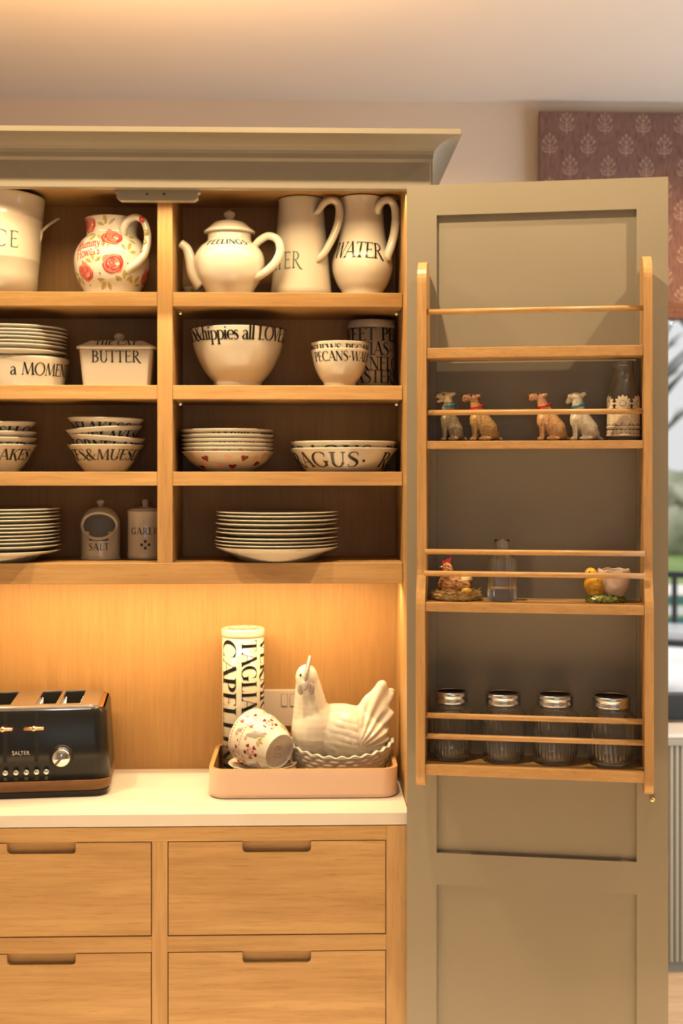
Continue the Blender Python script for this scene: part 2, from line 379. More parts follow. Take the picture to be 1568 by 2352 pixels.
                A = .86
            elif c == 'i': s.V(.14, 0, x, T, True, False); s.S(.02, x-.05, .14, x, t); s.q.append(((.07, .82), (.14, .75), (.21, .82), (.14, .9))); A = .3
            elif c == 'l': s.V(.14, 0, 1.02, T, True, False); s.S(.02, .98, .14, 1.02, t); A = .3
            elif c == 'p': s.V(.14, -.36, x, T, True, False); s.S(.02, x-.04, .14, x, t); s.O(.30, .31, .25, .31, -150, 150); A = .62
            elif c == 'd': s.V(.46, 0, 1.02, T, True, False); s.O(.30, .31, .24, .31, 30, 330); A = .62
            elif c == 's': s.C([(.33, .5, t), (.26, x, t), (.12, .58, t*1.6), (.1, .44, T*.8), (.26, .3, T), (.34, .14, T*.8), (.22, 0, t*1.4), (.08, .02, t), (.05, .14, t)]); A = .42
            elif c == 'r': s.V(.14, 0, x, T, True, False); s.C([(.15, .4, t), (.26, x, t), (.38, .56, T*.9)]); A = .42
            elif c == 'u': s.C([(.13, x, T), (.13, .25, T), (.22, .02, t*1.5), (.36, .1, t), (.44, .3, t)]); s.V(.45, 0, x, T, False, False); A = .58
            elif c == 'y': s.S(.05, x, .28, .02, T); s.C([(.5, x, t), (.34, .16, t), (.2, -.24, t*1.4), (.04, -.3, t*1.6)]); A = .52
            elif c == 'w': s.S(.05, x, .2, 0, T); s.S(.2, 0, .36, x-.05, t); s.S(.35, x, .52, 0, T); s.S(.52, 0, .68, x, t); A = .72
            elif c == 'f': s.C([(.36, .94, t*1.6), (.26, 1.0, t), (.16, .86, T), (.15, .4, T), (.15, 0, T)]); s.S(.02, .58, .34, .58, t); A = .36
            elif c == 't': s.C([(.15, .86, t), (.15, .5, T), (.16, .14, T), (.26, 0, t), (.36, .06, t)]); s.S(.02, .58, .34, .58, t); A = .36
        return s.q, A
def text2d(txt, T=.13, t=.045, serif=True, track=.05, wide=1.0, slant=0.0, sub=True):
    g = Glyphs(T, t, serif); x = 0; out = []
    for c in txt:
        q, a = g.draw(c)
        for f in q: out.append([(((px+py*slant)*wide)+x, py) for px, py in f])
        x += a*wide+track
    w = x-track
    return [[(px-w/2, py) for px, py in f] for f in out], w

class Prof:
    """outer profile by arc length, for printing on turned pieces"""
    def __init__(s, prof):
        s.p = prof; s.L = [0]
        for a, b in zip(prof, prof[1:]): s.L.append(s.L[-1]+math.hypot(b[0]-a[0], b[1]-a[1]))
    def at(s, q):
        i = 0
        while i < len(s.p)-2 and s.L[i+1] < q: i += 1
        a, b = s.p[i], s.p[i+1]; d = (s.L[i+1]-s.L[i]) or 1e-9; t = (q-s.L[i])/d
        dr, dz = (b[0]-a[0])/d, (b[1]-a[1])/d
        return a[0]+(b[0]-a[0])*t, a[1]+(b[1]-a[1])*t, dz, -dr
    def s_of_z(s, z):
        for i in range(len(s.p)-1):
            if (s.p[i][1]-z)*(s.p[i+1][1]-z) <= 0 and s.p[i][1] != s.p[i+1][1]:
                return s.L[i]+(z-s.p[i][1])/(s.p[i+1][1]-s.p[i][1])*(s.L[i+1]-s.L[i])
        return s.L[-1]
def wrap(mb, polys, prof, phi, z, size, m, rot=0.0, off=.0006, M=None, sx=1, sy=1, zmid=True):
    """lay flat polygons (unit size) on a turned surface around angle phi at height z"""
    pr = Prof(prof); s0 = pr.s_of_z(z); r0 = pr.at(s0)[0]; c, s_ = math.cos(rot), math.sin(rot)
    for f in polys:
        vs = []
        for x, y in f:
            u, v = (x*c-y*s_)*size, (x*s_+y*c)*size
            r, zz_, nr, nz = pr.at(s0+v); a = phi+u/r0
            rr = r+nr*off; vs.append((rr*math.sin(a)*sx, -rr*math.cos(a)*sy, zz_+nz*off))
        mb.add(vs, [tuple(range(len(vs)))], m, True, M)
def print_on(mb, txt, prof, phi, z, h, m, rot=0.0, M=None, sx=1, sy=1, wide=1.0, T=.13, t=.045, track=.05, slant=0, serif=True, off=.0006):
    pol, w = text2d(txt, T, t, serif, track, wide, slant)
    wrap(mb, pol, prof, phi, z, h, m, rot, off, M, sx, sy)
def fan(pts, rings=2):
    """triangulated patch of an outline, with inner rings so that it can bend"""
    cx = sum(p[0] for p in pts)/len(pts); cy = sum(p[1] for p in pts)/len(pts); out = []
    n = len(pts)
    for k in range(rings):
        a, b = k/rings, (k+1)/rings
        for i in range(n):
            p, q = pts[i], pts[(i+1) % n]
            f = lambda w, u: (cx+(w[0]-cx)*u, cy+(w[1]-cy)*u)
            out.append([f(p, a), f(p, b), f(q, b), f(q, a)] if k else [(cx, cy), f(p, b), f(q, b)])
    return out
HEART = fan([(0, -.5), (.22, -.25), (.45, .05), (.5, .28), (.36, .47), (.16, .46), (0, .28), (-.16, .46), (-.36, .47), (-.5, .28), (-.45, .05), (-.22, -.25)])
def oval(rx, ry, n=14, cx=0, cy=0, rot=0):
    c, s = math.cos(rot), math.sin(rot)
    return fan([(cx+rx*math.cos(2*PI*i/n)*c-ry*math.sin(2*PI*i/n)*s, cy+rx*math.cos(2*PI*i/n)*s+ry*math.sin(2*PI*i/n)*c) for i in range(n)], 1)
LEAF = fan([(0, -.5), (.17, -.15), (.2, .1), (.1, .35), (0, .5), (-.1, .35), (-.2, .1), (-.17, -.15)], 1)
def xf(polys, dx, dy, s=1, rot=0):
    c, k = math.cos(rot), math.sin(rot)
    return [[(dx+(x*c-y*k)*s, dy+(x*k+y*c)*s) for x, y in f] for f in polys]
def ring2d(cx, cy, rx, ry, a0, a1, w):
    g = Glyphs(w, w*.5, False); g.O(cx, cy, rx, ry, a0, a1, w, w*.4); return [list(q) for q in g.q]
def disc(r, z0, z1): return [(0, z0), (r, z0), (r, z1), (0, z1)]
ORD = ['topmost', 'second', 'third', 'fourth', 'fifth', 'sixth', 'seventh', 'eighth', 'ninth', 'tenth', 'eleventh', 'twelfth']
# ================================================================== room
YW = 1.65
ZC = P(700, 231, YW).z
def wall_with_hole(name, x0, x1, z0, z1, hx0, hx1, hz0, hz1, y0, y1, m):
    b = MB()
    b.box(x0, hx0, y0, y1, z0, z1, m); b.box(hx1, x1, y0, y1, z0, z1, m); b.box(hx0, hx1, y0, y1, z0, hz0, m); b.box(hx0, hx1, y0, y1, hz1, z1, m)
    return struct(b.build(name))
WX0, WX1 = P(1262, 900, YW).x, P(1262, 900, YW).x+1.25
WZ0, WZ1 = P(1500, 1660, YW).z, P(1500, 300, YW).z
wall_with_hole('wall_back', -2.3, 2.9, 0, ZC, WX0, WX1, WZ0, WZ1, YW, YW+.12, WALLP)
FLOORM = oak('floor_oak', 0, (.60, .44, .27), (.70, .54, .36), 0.4)
struct(MB().box(-2.3, 2.9, -4.6, YW+.12, -.05, 0, FLOORM).build('floor'))
struct(MB().box(-2.3, 2.9, -4.6, YW+.12, ZC, ZC+.08, CEILP).build('ceiling'))
struct(MB().box(-2.4, -2.3, -4.6, YW+.12, 0, ZC, WALLP).build('wall_left'))
struct(MB().box(2.9, 3.0, -4.6, YW+.12, 0, ZC, WALLP).build('wall_right'))
wall_with_hole('wall_front', -2.4, 3.0, 0, ZC, -.3, 1.4, .9, 2.1, -4.7, -4.6, WALLP)
b = MB(); b.box(-1.2, .55, .66, .8, 0, 2.2, WALLP); struct(b.build('wall_stub'))

# window: dark frame, panes, deep white sill
b = MB()
fy0, fy1 = YW+.03, YW+.09; zf = P(1500, 1600, YW).z
b.box(WX0, WX1, fy0, fy1, WZ0, zf, ANTHR); b.box(WX0, WX1, fy0, fy1, WZ1-.06, WZ1, ANTHR)
b.box(WX0, WX0+.05, fy0, fy1, zf, WZ1-.06, ANTHR); b.box(WX1-.05, WX1, fy0, fy1, zf, WZ1-.06, ANTHR); b.box((WX0+WX1)/2+.1, (WX0+WX1)/2+.16, fy0, fy1, zf, WZ1-.06, ANTHR)
win = struct(b.build('window_1', bevel=.004))
g = MB(); g.box(WX0+.05, WX1-.05, fy0+.025, fy0+.031, zf, WZ1-.06, GLASS); struct(g.build('pane', win))
YR = 1.46
zs1, zs0 = P(1550, 1664, YR).z, P(1550, 1697, YR).z
b = MB(); b.box(WX0-.1, WX1+.1, YR, YW+.03, zs0, min(zs1, WZ0), WHITEP); struct(b.build('trim_1', bevel=.004))

# fluted cabinet front below the sill
rx0 = P(1290, 2000, YR).x; rz1 = P(1550, 1712, YR).z; rz0 = P(1550, 2207, YR).z
rad = tag(empty('fluted_cabinet', (rx0, YR, 0)), 'grey-green fluted cabinet front beneath the bright window sill', 'cabinet')
b = MB(); pit = .0178; n_ = 66; pts = []
for k in range(n_):
    for i in range(7): a = PI*i/6; pts.append((k*pit+pit/2-math.cos(a)*pit*.46, -.0075*math.sin(a)))
pts += [(n_*pit, .02), (0, .02)]
b.prism(pts, rz0, rz1, GREYRAD, 'z'); b.build('fluted_panel', rad)
b = MB(); b.box(-.02, n_*pit+.02, -.012, .03, rz1, P(1550, 1697, YR).z-.0005, GREYRAD); b.build('top_rail', rad, bevel=.003)
b = MB(); b.box(0, n_*pit, .0205, YW-YR-.002, .001, rz1, GREYRAD); b.build('carcass', rad)

# roman blind with block printed sprigs
BLIND = noisy(mat('mauve_linen', (.20, .11, .085), 0.9, spec=0.1), (.155, .085, .068), (.245, .145, .12), scale=(6, 1, .6), nscale=60, detail=4, bump=0.3)
SPRIG = noisy(mat('sprig_print', (.42, .30, .24), 0.9, spec=0.1), (.33, .21, .165), (.46, .33, .27), nscale=220)
YBL = YW-.035
bx0 = P(1238, 500, YBL).x; bz1 = P(1300, 257, YBL).z; bz0 = P(1540, 700, YBL).z; bzb = P(1540, 741, YBL).z
bx1 = bx0+1.36
b = MB(); NX, NZ = 40, 12
def fab(x, z): return YBL - .006*math.sin(x*9+.6) - .004*math.sin(z*7)
vs = [(bx0+(bx1-bx0)*i/NX, fab(bx0+(bx1-bx0)*i/NX, bz0+(bz1-bz0)*j/NZ), bz0+(bz1-bz0)*j/NZ) for j in range(NZ+1) for i in range(NX+1)]
fs = [(j*(NX+1)+i, j*(NX+1)+i+1, (j+1)*(NX+1)+i+1, (j+1)*(NX+1)+i) for j in range(NZ) for i in range(NX)]
b.add(vs, fs, BLIND, True); b.add([(x, y+.012, z) for x, y, z in vs], fs, BLIND, True)
b.box(bx0, bx1, YBL-.0, YBL+.012, bz1-.004, bz1, BLIND)
b.box(bx0, bx0+.002, YBL-.004, YBL+.012, bz0, bz1, BLIND)
sb = sc(1400, YBL); pit, row = 89*sb, 50*sb
def sprig():
    o = []
    g = Glyphs(.05, .05, False)
    g.C([(0, -.5, .03), (0, -.2, .07), (0, .1, .05), (0, .32, .04)]); g.C([(-.34, -.05, .03), (-.22, -.28, .06), (0, -.32, .05), (.22, -.28, .06), (.34, -.05, .03)])
    for sx in (-1, 1):
        g.C([(0, -.1, .04), (sx*.14, .0, .04), (sx*.24, .08, .03)]); g.C([(0, .08, .04), (sx*.1, .18, .04), (sx*.14, .24, .03)])
        o += oval(.055, .075, 8, sx*.26, .14, 0)+oval(.055, .075, 8, sx*.15, .3, 0)+oval(.09, .035, 8, sx*.14, -.16, sx*.7)+oval(.05, .025, 8, sx*.3, -.14, -sx*.9)
    o += oval(.055, .08, 8, 0, .42, 0)
    return o+[list(q) for q in g.q]
SPR = sprig(); r0 = P(1300, 283, YBL)
for j in range(0, 11):
    for i in range(-1, 11):
        cx, cz = r0.x+i*pit-(.44*pit if j % 2 else -.09*pit*(j//2 % 2)), r0.z-j*row
        for f in SPR:
            q = [(cx+x*54*sb*.98, cz+y*54*sb) for x, y in f]
            if min(p[0] for p in q) < bx0+.004 or max(p[0] for p in q) > bx1 or min(p[1] for p in q) < bz0 or max(p[1] for p in q) > bz1-.004: continue
            b.add([(x, fab(x, z)-.0012, z) for x, z in q], [tuple(range(len(q)))], SPRIG, True)
bl = tag(empty('roman_blind', (0, 0, 0)), 'mauve linen roman blind block-printed with pale flower sprigs, drawn up over the window', 'blind')
b.build('fabric', bl)
for k in range(3):
    b = MB(); z1 = bz0+.004-k*(bz0-bzb)*.28; z0 = z1-(bz0-bzb)*.42
    b.tube([(bx0, YBL-.006-.006*k, (z0+z1)/2), (bx1, YBL-.006-.006*k, (z0+z1)/2)], (z1-z0)/2, BLIND, 14, fx=.8)
    b.build('fold', bl)
b = MB(); b.box(bx0+.01, bx1-.01, YBL+.012, YW-.002, bz1-.03, bz1-.002, WHITEP); b.build('head_rail', bl)
b = MB(); b.ball((P(1546, 746, YBL).x, YBL-.0, bzb-.004), (.011, .006, .008), GLASS); b.build('cord_drop', bl)

ALB = 1.0
# outdoors: patio, lawn, low fence, bare trees, hedge
GRASSM = noisy(mat('lawn_green', (.16, .24, .06), 0.9), (.12, .19, .05), (.22, .30, .09), nscale=2.5)
PAV = noisy(mat('pale_paving', (.74, .70, .68), 0.8), (.68, .64, .61), (.78, .75, .73), nscale=1.5)
struct(MB().box(-3, 14, 1.8, 10.6, -.25, -.15, PAV).build('patio'))
struct(MB().box(-12, 40, 10.6, 46, -.25, -.17, GRASSM).build('lawn'))
def xy_at(px, d): v = ray(px, HOR)*d; return CAM.x+v.x, CAM.y+v.y
fx, fy = xy_at(1548, 12.6)
fe = tag(empty('garden_fence', (fx, fy, -.1494)), 'low fence of pale and dark green rails across the garden beyond the patio', 'fence')
TEALP = mat('green_rail_paint', (.02, .10, .10), 0.6)
for k, (z0, z1, m) in enumerate([(.0, .16, PAV), (.2, .27, TEALP), (.30, .38, WHITEP), (.40, .47, TEALP), (.5, .6, PAV)]):
    MB().box(-1.4, 2.4, -.02, .02, z0, z1, m).build('rail', fe)
for x in (-1.3, .25, 1.9): MB().box(x, x+.09, .02, .1, 0, .66, PAV).build('post', fe)
# wrought patio seat
px_, py_ = xy_at(1568, 9.6)
ch = tag(empty('garden_chair', (px_, py_, -.1465), -.5), 'black metal garden chair with pale cushion on the patio outside the window', 'chair')
for sx in (-.25, .25):
    for sy in (-.25, .25): MB().tube([(sx*1.1, sy*1.1, 0), (sx, sy, .44 if sy < 0 else .95)], .02, ANTHR, 8).build('leg', ch)
b = MB(); b.box(-.27, .27, -.27, .27, .42, .46, ANTHR); b.build('seat', ch)
b = MB(); b.box(-.25, .25, -.25, .24, .46, .54, WHITEP); b.build('cushion', ch, bevel=.02)
b = MB()
for k in range(5): b.box(-.25+k*.112, -.21+k*.112, .235, .26, .5, .95, ANTHR)
b.box(-.27, .27, .23, .265, .9, .95, ANTHR); b.build('backrest', ch)
BARK = mat('grey_bark', (.17, .16, .15), 0.9)
HEDGE = noisy(mat('winter_hedge', (.25, .26, .17), 0.95), (.18, .20, .12), (.36, .34, .27), nscale=1.6, detail=6)
def tree(px, d, h, seed, label):
    R = random.Random(seed); x, y = xy_at(px, d)
    t = tag(empty('bare_tree', (x, y, -.2)), label, 'tree', 'bare trees beyond the lawn')
    b = MB(); b.tube([(0, 0, 0), (.1, 0, h*.3), (0, .1, h*.6), (.1, 0, h)], [.22, .17, .1, .03], BARK, 8); b.build('trunk', t)
    c = MB()
    for k in range(34):
        z = h*R.uniform(.25, .95); a = R.uniform(0, 2*PI); L = R.uniform(.8, 2.2)*(1.2-z/h*.6)
        p = Vector((0, 0, z)); q = p+Vector((math.cos(a)*L*.5, math.sin(a)*L*.5, L*.45)); r = q+Vector((math.cos(a+.4)*L*.5, math.sin(a+.4)*L*.5, L*.5))
        c.tube([p, q, r], [.06, .035, .012], BARK, 5)
        for j in range(3):
            a2 = a+R.uniform(-1, 1); c.tube([q, q+Vector((math.cos(a2)*L*.35, math.sin(a2)*L*.35, L*R.uniform(.1, .5)))], [.025, .008], BARK, 4)
    c.build('branches', t)
tree(1660, 17, 8.5, 3, 'bare branching tree seen through the window in front of the hedge')
tree(1500, 30, 9, 5, 'distant bare tree seen through the window against the pale sky, behind the hedge')
x, y = xy_at(1550, 27)
hg = blob([('e', (k*1.3-4, random.uniform(-.3, .3), .7), (1.2, .8, 1.0+random.uniform(-.2, .5))) for k in range(8)], .22, smooth=2)
disp(hg, lambda c, n: c+Vector((noise.noise(c*2.2), noise.noise(c*2.2+Vector((9, 0, 0))), noise.noise(c*2.2+Vector((0, 9, 0)))))*.35)
tag(mesh_obj('hedge', hg, [HEDGE], loc=(x, y, -.2)), 'grey-green winter hedge across the end of the lawn', 'hedge')

ALB = 0.60
# ================================================================== larder cabinet
CABX0, CABX1 = -.872, .243
XI0, XI1 = -.830, .200
cab = tag(empty('larder_cabinet', (0, 0, 0)), 'tall sage-painted larder cabinet with oak shelves, drawers and its door open', 'cabinet')
ZF0 = P(600, 433, 0).z; ZF1 = P(600, 371, 0).z; ZTOP = P(600, 290, -.06).z; ZFAS = P(600, 303, -.06).z
ZWT = P(900, 1866, 0).z; ZWB = P(900, 1896, 0).z
SH = [(P(650, t, YS).z, P(650, bt, YS).z) for t, bt in ((671.5, 704.5), (885, 917.5), (1083.5, 1115.5))]
ZR1, ZR0 = P(650, 1292.5, YS).z, P(650, 1340.5, YS).z
ZCEIL = P(650, 478, YB).z
part = lambda nm, b, bev=0.0: b.build(nm, cab, bevel=bev)
b = MB(); b.box(XI1, CABX1, .002, .64, .0006, ZF1+.05, OAKZ); part('side_panel', b)
b = MB(); b.box(CABX0, XI0, .002, .64, .0006, ZF1+.05, OAKZ); part('side_panel', b)
b = MB(); b.box(XI0, XI1, YB, YB+.02, ZWB, ZCEIL+.02, OAKBACK); part('back_panel', b)
b = MB(); b.box(XI0, XI1, .02, YB, ZCEIL, ZCEIL+.02, OAKX); part('ceiling_board', b)
b = MB(); b.box(CABX0, CABX1, 0, .02, ZF0, ZF1+.02, SAGE); part('frieze', b, .0015)
b = MB(); b.box(CABX1+.0002, CABX1+.004, .002, .62, .0006, ZF1+.03, SAGE); part('painted_side', b)
# cornice: cove profile along the front and mitred return along the right side
prj = .053
cove = [(0, ZF1)]+[(prj*(1-math.cos(t*PI/2))*.97+.004, ZF1+.006+(ZFAS-ZF1-.006)*math.sin(t*PI/2)**.8) for t in [i/9 for i in range(10)]]+[(prj, ZFAS), (prj, ZTOP), (-.02, ZTOP)]
b = MB(); n = len(cove)
path = [(CABX0-.06, 0, 0, 1), (CABX1, 0, 1, 1), (CABX1, .62, 1, 0)]
vs = []
for (x, y, kx, ky) in path:
    for d, z in cove: vs.append((x+d*kx, y-d*ky, z))
fs = []
for s in range(2):
    for i in range(n-1): fs.append((s*n+i, s*n+i+1, (s+1)*n+i+1, (s+1)*n+i))
b.add(vs, fs, SAGE, False); b.add([(CABX0-.06, -prj, ZTOP-.001), (CABX1+prj, -prj, ZTOP-.001), (CABX1+prj, .62, ZTOP-.001), (CABX0-.06, .62, ZTOP-.001)], [(0, 1, 2, 3)], SAGE)
part('cornice', b)
# catch block under the frieze where the doors meet
c0, c1 = P(262, 446, .022), P(459, 446, .022); cz1, cz0 = ZF0+.008, P(360, 460, .022).z; H = cz1-cz0; L = c1.x-c0.x
oge = [(0, H), (0, H*.62), (.006, H*.5), (.006, H*.42), (.004, H*.2), (.012, 0)]
out = [(x, z) for x, z in oge]+[(L-x, z) for x, z in oge[::-1]]
b = MB(); b.prism([(c0.x+x, cz0+z) for x, z in out], .022, .045, SAGE, 'y')
cb = b.build('catch_block', cab, bevel=.001)
for px in (338, 377):
    s = MB(); p = P(px, 446.5, .022); s.tube([(p.x, .0212, p.z), (p.x, .025, p.z)], .0022, DARKMET, 12); s.build('screw', cb)
# shelf unit
XD0, XD1 = P(361, 900, YS).x, P(396, 900, YS).x
b = MB(); b.box(XD0, XD1, YS, YB, ZR1-.002, ZCEIL, OAKZ); part('divider', b, .0012)
for z1, z0 in SH:
    b = MB(); b.box(XI0, XD0, YS+.0015, YB, z0, z1, OAKX); part('shelf', b, .0012)
    b = MB(); b.box(XD1, XI1-.001, YS+.0015, YB, z0, z1, OAKX); part('shelf', b, .0012)
b = MB(); b.box(XI0, XI1-.0008, YS-.002, YS+.020, ZR0, ZR1, OAKX); part('bottom_rail', b, .0012)
b = MB(); b.box(XI0, XI1-.001, YS+.02, YB, ZR1-.022, ZR1-.0005, OAKX); part('bottom_board', b)
# shelf studs
for zt in (SH[0][1], SH[1][1]):
    for px in (412, 912):
        p = P(px, 720, YS+.05); s = MB(); s.ball((p.x, YS+.06, zt-.006), (.006, .004, .005), CHROME); part('shelf_stud', s)
# lower drawer frame
DZ = {}
zt_, zb_ = ZWB, P(650, 1931, 0).z
def Z0(py): return P(650, py, 0).z
b = MB(); XS0, XS1 = P(348.5, 2100, 0).x, P(385, 2100, 0).x; XR0 = P(886.5, 2100, 0).x
b.box(CABX0, XR0, 0, .022, zb_, zt_, OAKX); part('top_rail', b, .0008)
b = MB(); b.box(XR0, CABX1, -.0005, .022, .0006, zt_, OAKZ); part('stile', b, .0008)
b = MB(); b.box(XS0, XS1, -.0005, .022, .1, zb_, OAKZ); part('stile', b, .0008)
PXL = P(-215, 2100, 0).x; PXL = max(PXL, CABX0+.04)
b = MB(); b.box(CABX0, PXL, -.0005, .022, .0006, zb_, OAKZ); part('stile', b, .0008)
rows = [(1932, 2146.5), (2185.5, 2405)]
b = MB(); b.box(XS1, XR0, 0, .022, Z0(2184.5), Z0(2147.5), OAKX); part('mid_rail', b, .0008)
b = MB(); b.box(PXL, XS0, 0, .022, Z0(2184.5), Z0(2147.5), OAKX); part('mid_rail', b, .0008)
b = MB(); b.box(PXL, XR0, 0, .022, .0006, Z0(2407), OAKX); part('plinth', b)
b = MB(); b.box(CABX0+.03, XR0, .06, .075, .1, zb_, BLACKG); part('inner_liner', b)
for (xa, xb, h0, h1) in ((XS1, XR0, 556.5, 714), (PXL, XS0, 15.5, 174)):
    for ya, yb in rows:
        x0, x1, z1, z0 = xa+.0016, xb-.0016, Z0(ya)-.0004, Z0(yb)+.0014
        g0, g1, gz = P(h0, 2000, 0).x, P(h1, 2000, 0).x, Z0(ya+26.5); r = .009
        arc = lambda cx, cz, a0, a1: [(cx+r*math.cos(math.radians(a0+(a1-a0)*i/6)), cz+r*math.sin(math.radians(a0+(a1-a0)*i/6))) for i in range(7)]
        pts = [(x0, z0), (x1, z0), (x1, z1), (g1, z1)]+arc(g1-r, gz+r, 0, -90)+arc(g0+r, gz+r, 270, 180)+[(g0, z1), (x0, z1)]
        b = MB(); b.prism(pts, -.001, .021, OAKX, 'y'); d = b.build('drawer', cab, bevel=.0009)
        k = MB(); k.box(g0-.004, g1+.004, .0105, .0185, gz-.006, z1-.001, OAKX); k.box(x0+.004, x1-.004, .024, .04, z0+.01, z1-.003, OAKX); k.build('drawer_box', d)

# worktop
b = MB(); b.box(XI0+.001, XI1-.001, -.0005, YB-.001, ZWB+.0012, ZWT, STONE)
wt = tag(b.build('worktop', bevel=.0015), 'pale quartz worktop slab inside the larder under the toaster', 'worktop')

# ================================================================== the open door and its rack
door = empty('door_frame', (0, 0, 0))
bpy.data.objects.remove(door)
DM = Matrix.Translation(HNG) @ Matrix(((EU.x, EN.x, 0, 0), (EU.y, EN.y, 0, 0), (0, 0, 1, 0), (0, 0, 0, 1)))   # (u, n, z) -> world
def dworld(u, n, z): return DM @ Vector((u, n, z))
DW = DP(1534, 1000, 0)[0]; DZ1 = DP(934, 427, 0)[1]; DZ0 = .11
ua, ub = DP(1002.5, 900, 0)[0], DP(1461.5, 900, 0)[0]
zp1 = DP(1002.5, 494.5, 0)[1]; zp0 = DP(1002.5, 1958.5, 0)[1]; zq1 = DP(1002.5, 2032, 0)[1]; zq0 = .24
T = .024
b = MB()
for z0, z1 in ((DZ0, zq0), (zp0, zp0), (zq1, zp0), (zp1, DZ1)):
    if z1 > z0: b.box(ua, ub, -T, 0, z0, z1, SAGE, DM)
b.box(0, ua, -T, 0, DZ0, DZ1, SAGE, DM); b.box(ub, DW, -T, 0, DZ0, DZ1, SAGE, DM)
dr = b.build('door', cab)
b = MB(); b.box(ua-.004, ub+.004, -T+.004, -.0085, zp0-.004, zp1+.004, SAGE, DM); b.build('panel', dr)
b = MB(); b.box(ua-.004, ub+.004, -T+.004, -.0085, zq0-.004, zq1+.004, SAGE, DM); b.build('panel', dr)
u, z = DP(1497, 1836, .004)
b = MB(); b.tube([dworld(u, 0, z), dworld(u, .004, z)], .0036, BRASS, 14); b.ball(dworld(u, .006, z), .0052, BRASS); b.build('ball_catch', dr)

rack = tag(empty('x', (0, 0, 0)), 'x', 'x'); bpy.data.objects.remove(rack)
NU, NL = .085, .112
rk = bpy.data.objects.new('door_rack', None); COL.objects.link(rk); rk.parent = cab; rk.empty_display_size = .02
lu0, lu1 = DP(957.5, 900, NU)[0], DP(987, 900, 0)[0]
ru1, ru0 = DP(1498, 900, NU)[0], DP(1470, 900, 0)[0]
ru0 = DP(1477.5, 900, NU)[0]
zt1 = DP(966, 594, NU)[1]; zb0 = DP(966, 1811, NL)[1]; zk1, zk0 = DP(966, 1295, NU)[1], DP(966, 1400, NL)[1]
def side_outline():
    r1, r2 = .045, .028
    p = [(0, zb0+.045)]
    p += [(NL-.045+.045*math.sin(PI/2*i/8)-.0, zb0+.0*i) for i in ()]
    p += [(.03, zb0+.008), (NL-r2, zb0)]+[(NL-r2+r2*math.sin(PI/2*i/6), zb0+r2-r2*math.cos(PI/2*i/6)) for i in range(1, 7)]
    p += [(NU+(NL-NU)*(.5+.5*math.cos(PI*i/8)), zk0+(zk1-zk0)*i/8) for i in range(9)]
    p += [(NU-r1+r1*math.cos(PI/2*i/8), zt1-r1+r1*math.sin(PI/2*i/8)) for i in range(9)]
    p += [(.02, zt1-.003), (0, zt1-.02)]
    return p
SO = side_outline()
for u0, u1 in ((lu0, lu1), (ru0, ru1)):
    b = MB(); b.prism(SO, u0, u1, OAKRACKZ, 'x', DM); b.build('side_panel', rk, bevel=.0015)
SHD = []
for yt, yb_, nn in ((799.5, 823, NU), (1013, 1031, NU), (1383.5, 1404.5, NL), (1757, 1780, NL)):
    ux = 985
    z1, z0 = DP(ux, yt, nn-.004)[1], DP(ux, yb_, nn-.004)[1]; SHD.append((z1, z0, nn))
    b = MB(); b.box(lu1, ru0, .0005, nn-.004, z0, z1, OAKRACK, DM); b.build('shelf', rk, bevel=.001)
for yc, nn in ((716.5, NU), (948, NU), (1267, NL-.012), (1317, NL-.002), (1643, NL), (1690.5, NL)):
    n_ = nn-.012; z = DP(990, yc, n_)[1]
    b = MB(); b.tube([dworld(lu1-.002, n_, z), dworld(ru0+.002, n_, z)], .0052, OAKRACK, 14); b.build('rail', rk)
# ================================================================== crockery
Z1, Z2, Z3, Z4 = SH[0][0], SH[1][0], SH[2][0], ZR1
def pp(pts, cx, Y, zb, n=0):
    s = sc(cx, Y); o = [(r*s, CAM.z+(HOR-y)*s-zb) for r, y in pts]
    return spline(o, n) if n else o
def at(cx, Y, z): p = P(cx, HOR, Y); return Vector((p.x, p.y, z+.0005))
def face(cx, Y):                # angle of a turned thing's side that looks at the camera
    p = P(cx, HOR, Y); return math.atan2(CAM.x-p.x, p.y-CAM.y)
def thing(name, loc, label, cat, group=None): return tag(empty(name, loc), label, cat, group)
def htube(mb, pts, rad, m, cx, Y, zb, seg=14, fx=1.0, dy=0.0):
    """handle drawn in the picture's plane, given as (px offset from the axis, px y)"""
    s = sc(cx, Y); q = [(x*s, dy, CAM.z+(HOR-y)*s-zb) for x, y in pts]
    q = spline(q, 6)
    if isinstance(rad, (list, tuple)): rad = [r[0]*s for r in spline([(r,) for r in rad], 6)]
    else: rad *= s
    mb.tube(q, rad, m, seg, fx=fx)

def htube3(mb, pts, rad, m, cx, Y, zb, seg=14, fx=1.0):
    """handle through (px offset, px y, metres toward the viewer)"""
    s = sc(cx, Y); q = spline([(x*s, -d, CAM.z+(HOR-y)*s-zb) for x, y, d in pts], 6)
    rad = [r[0]*s for r in spline([(r,) for r in rad], 6)]
    mb.tube(q, rad, m, seg, fx=fx)
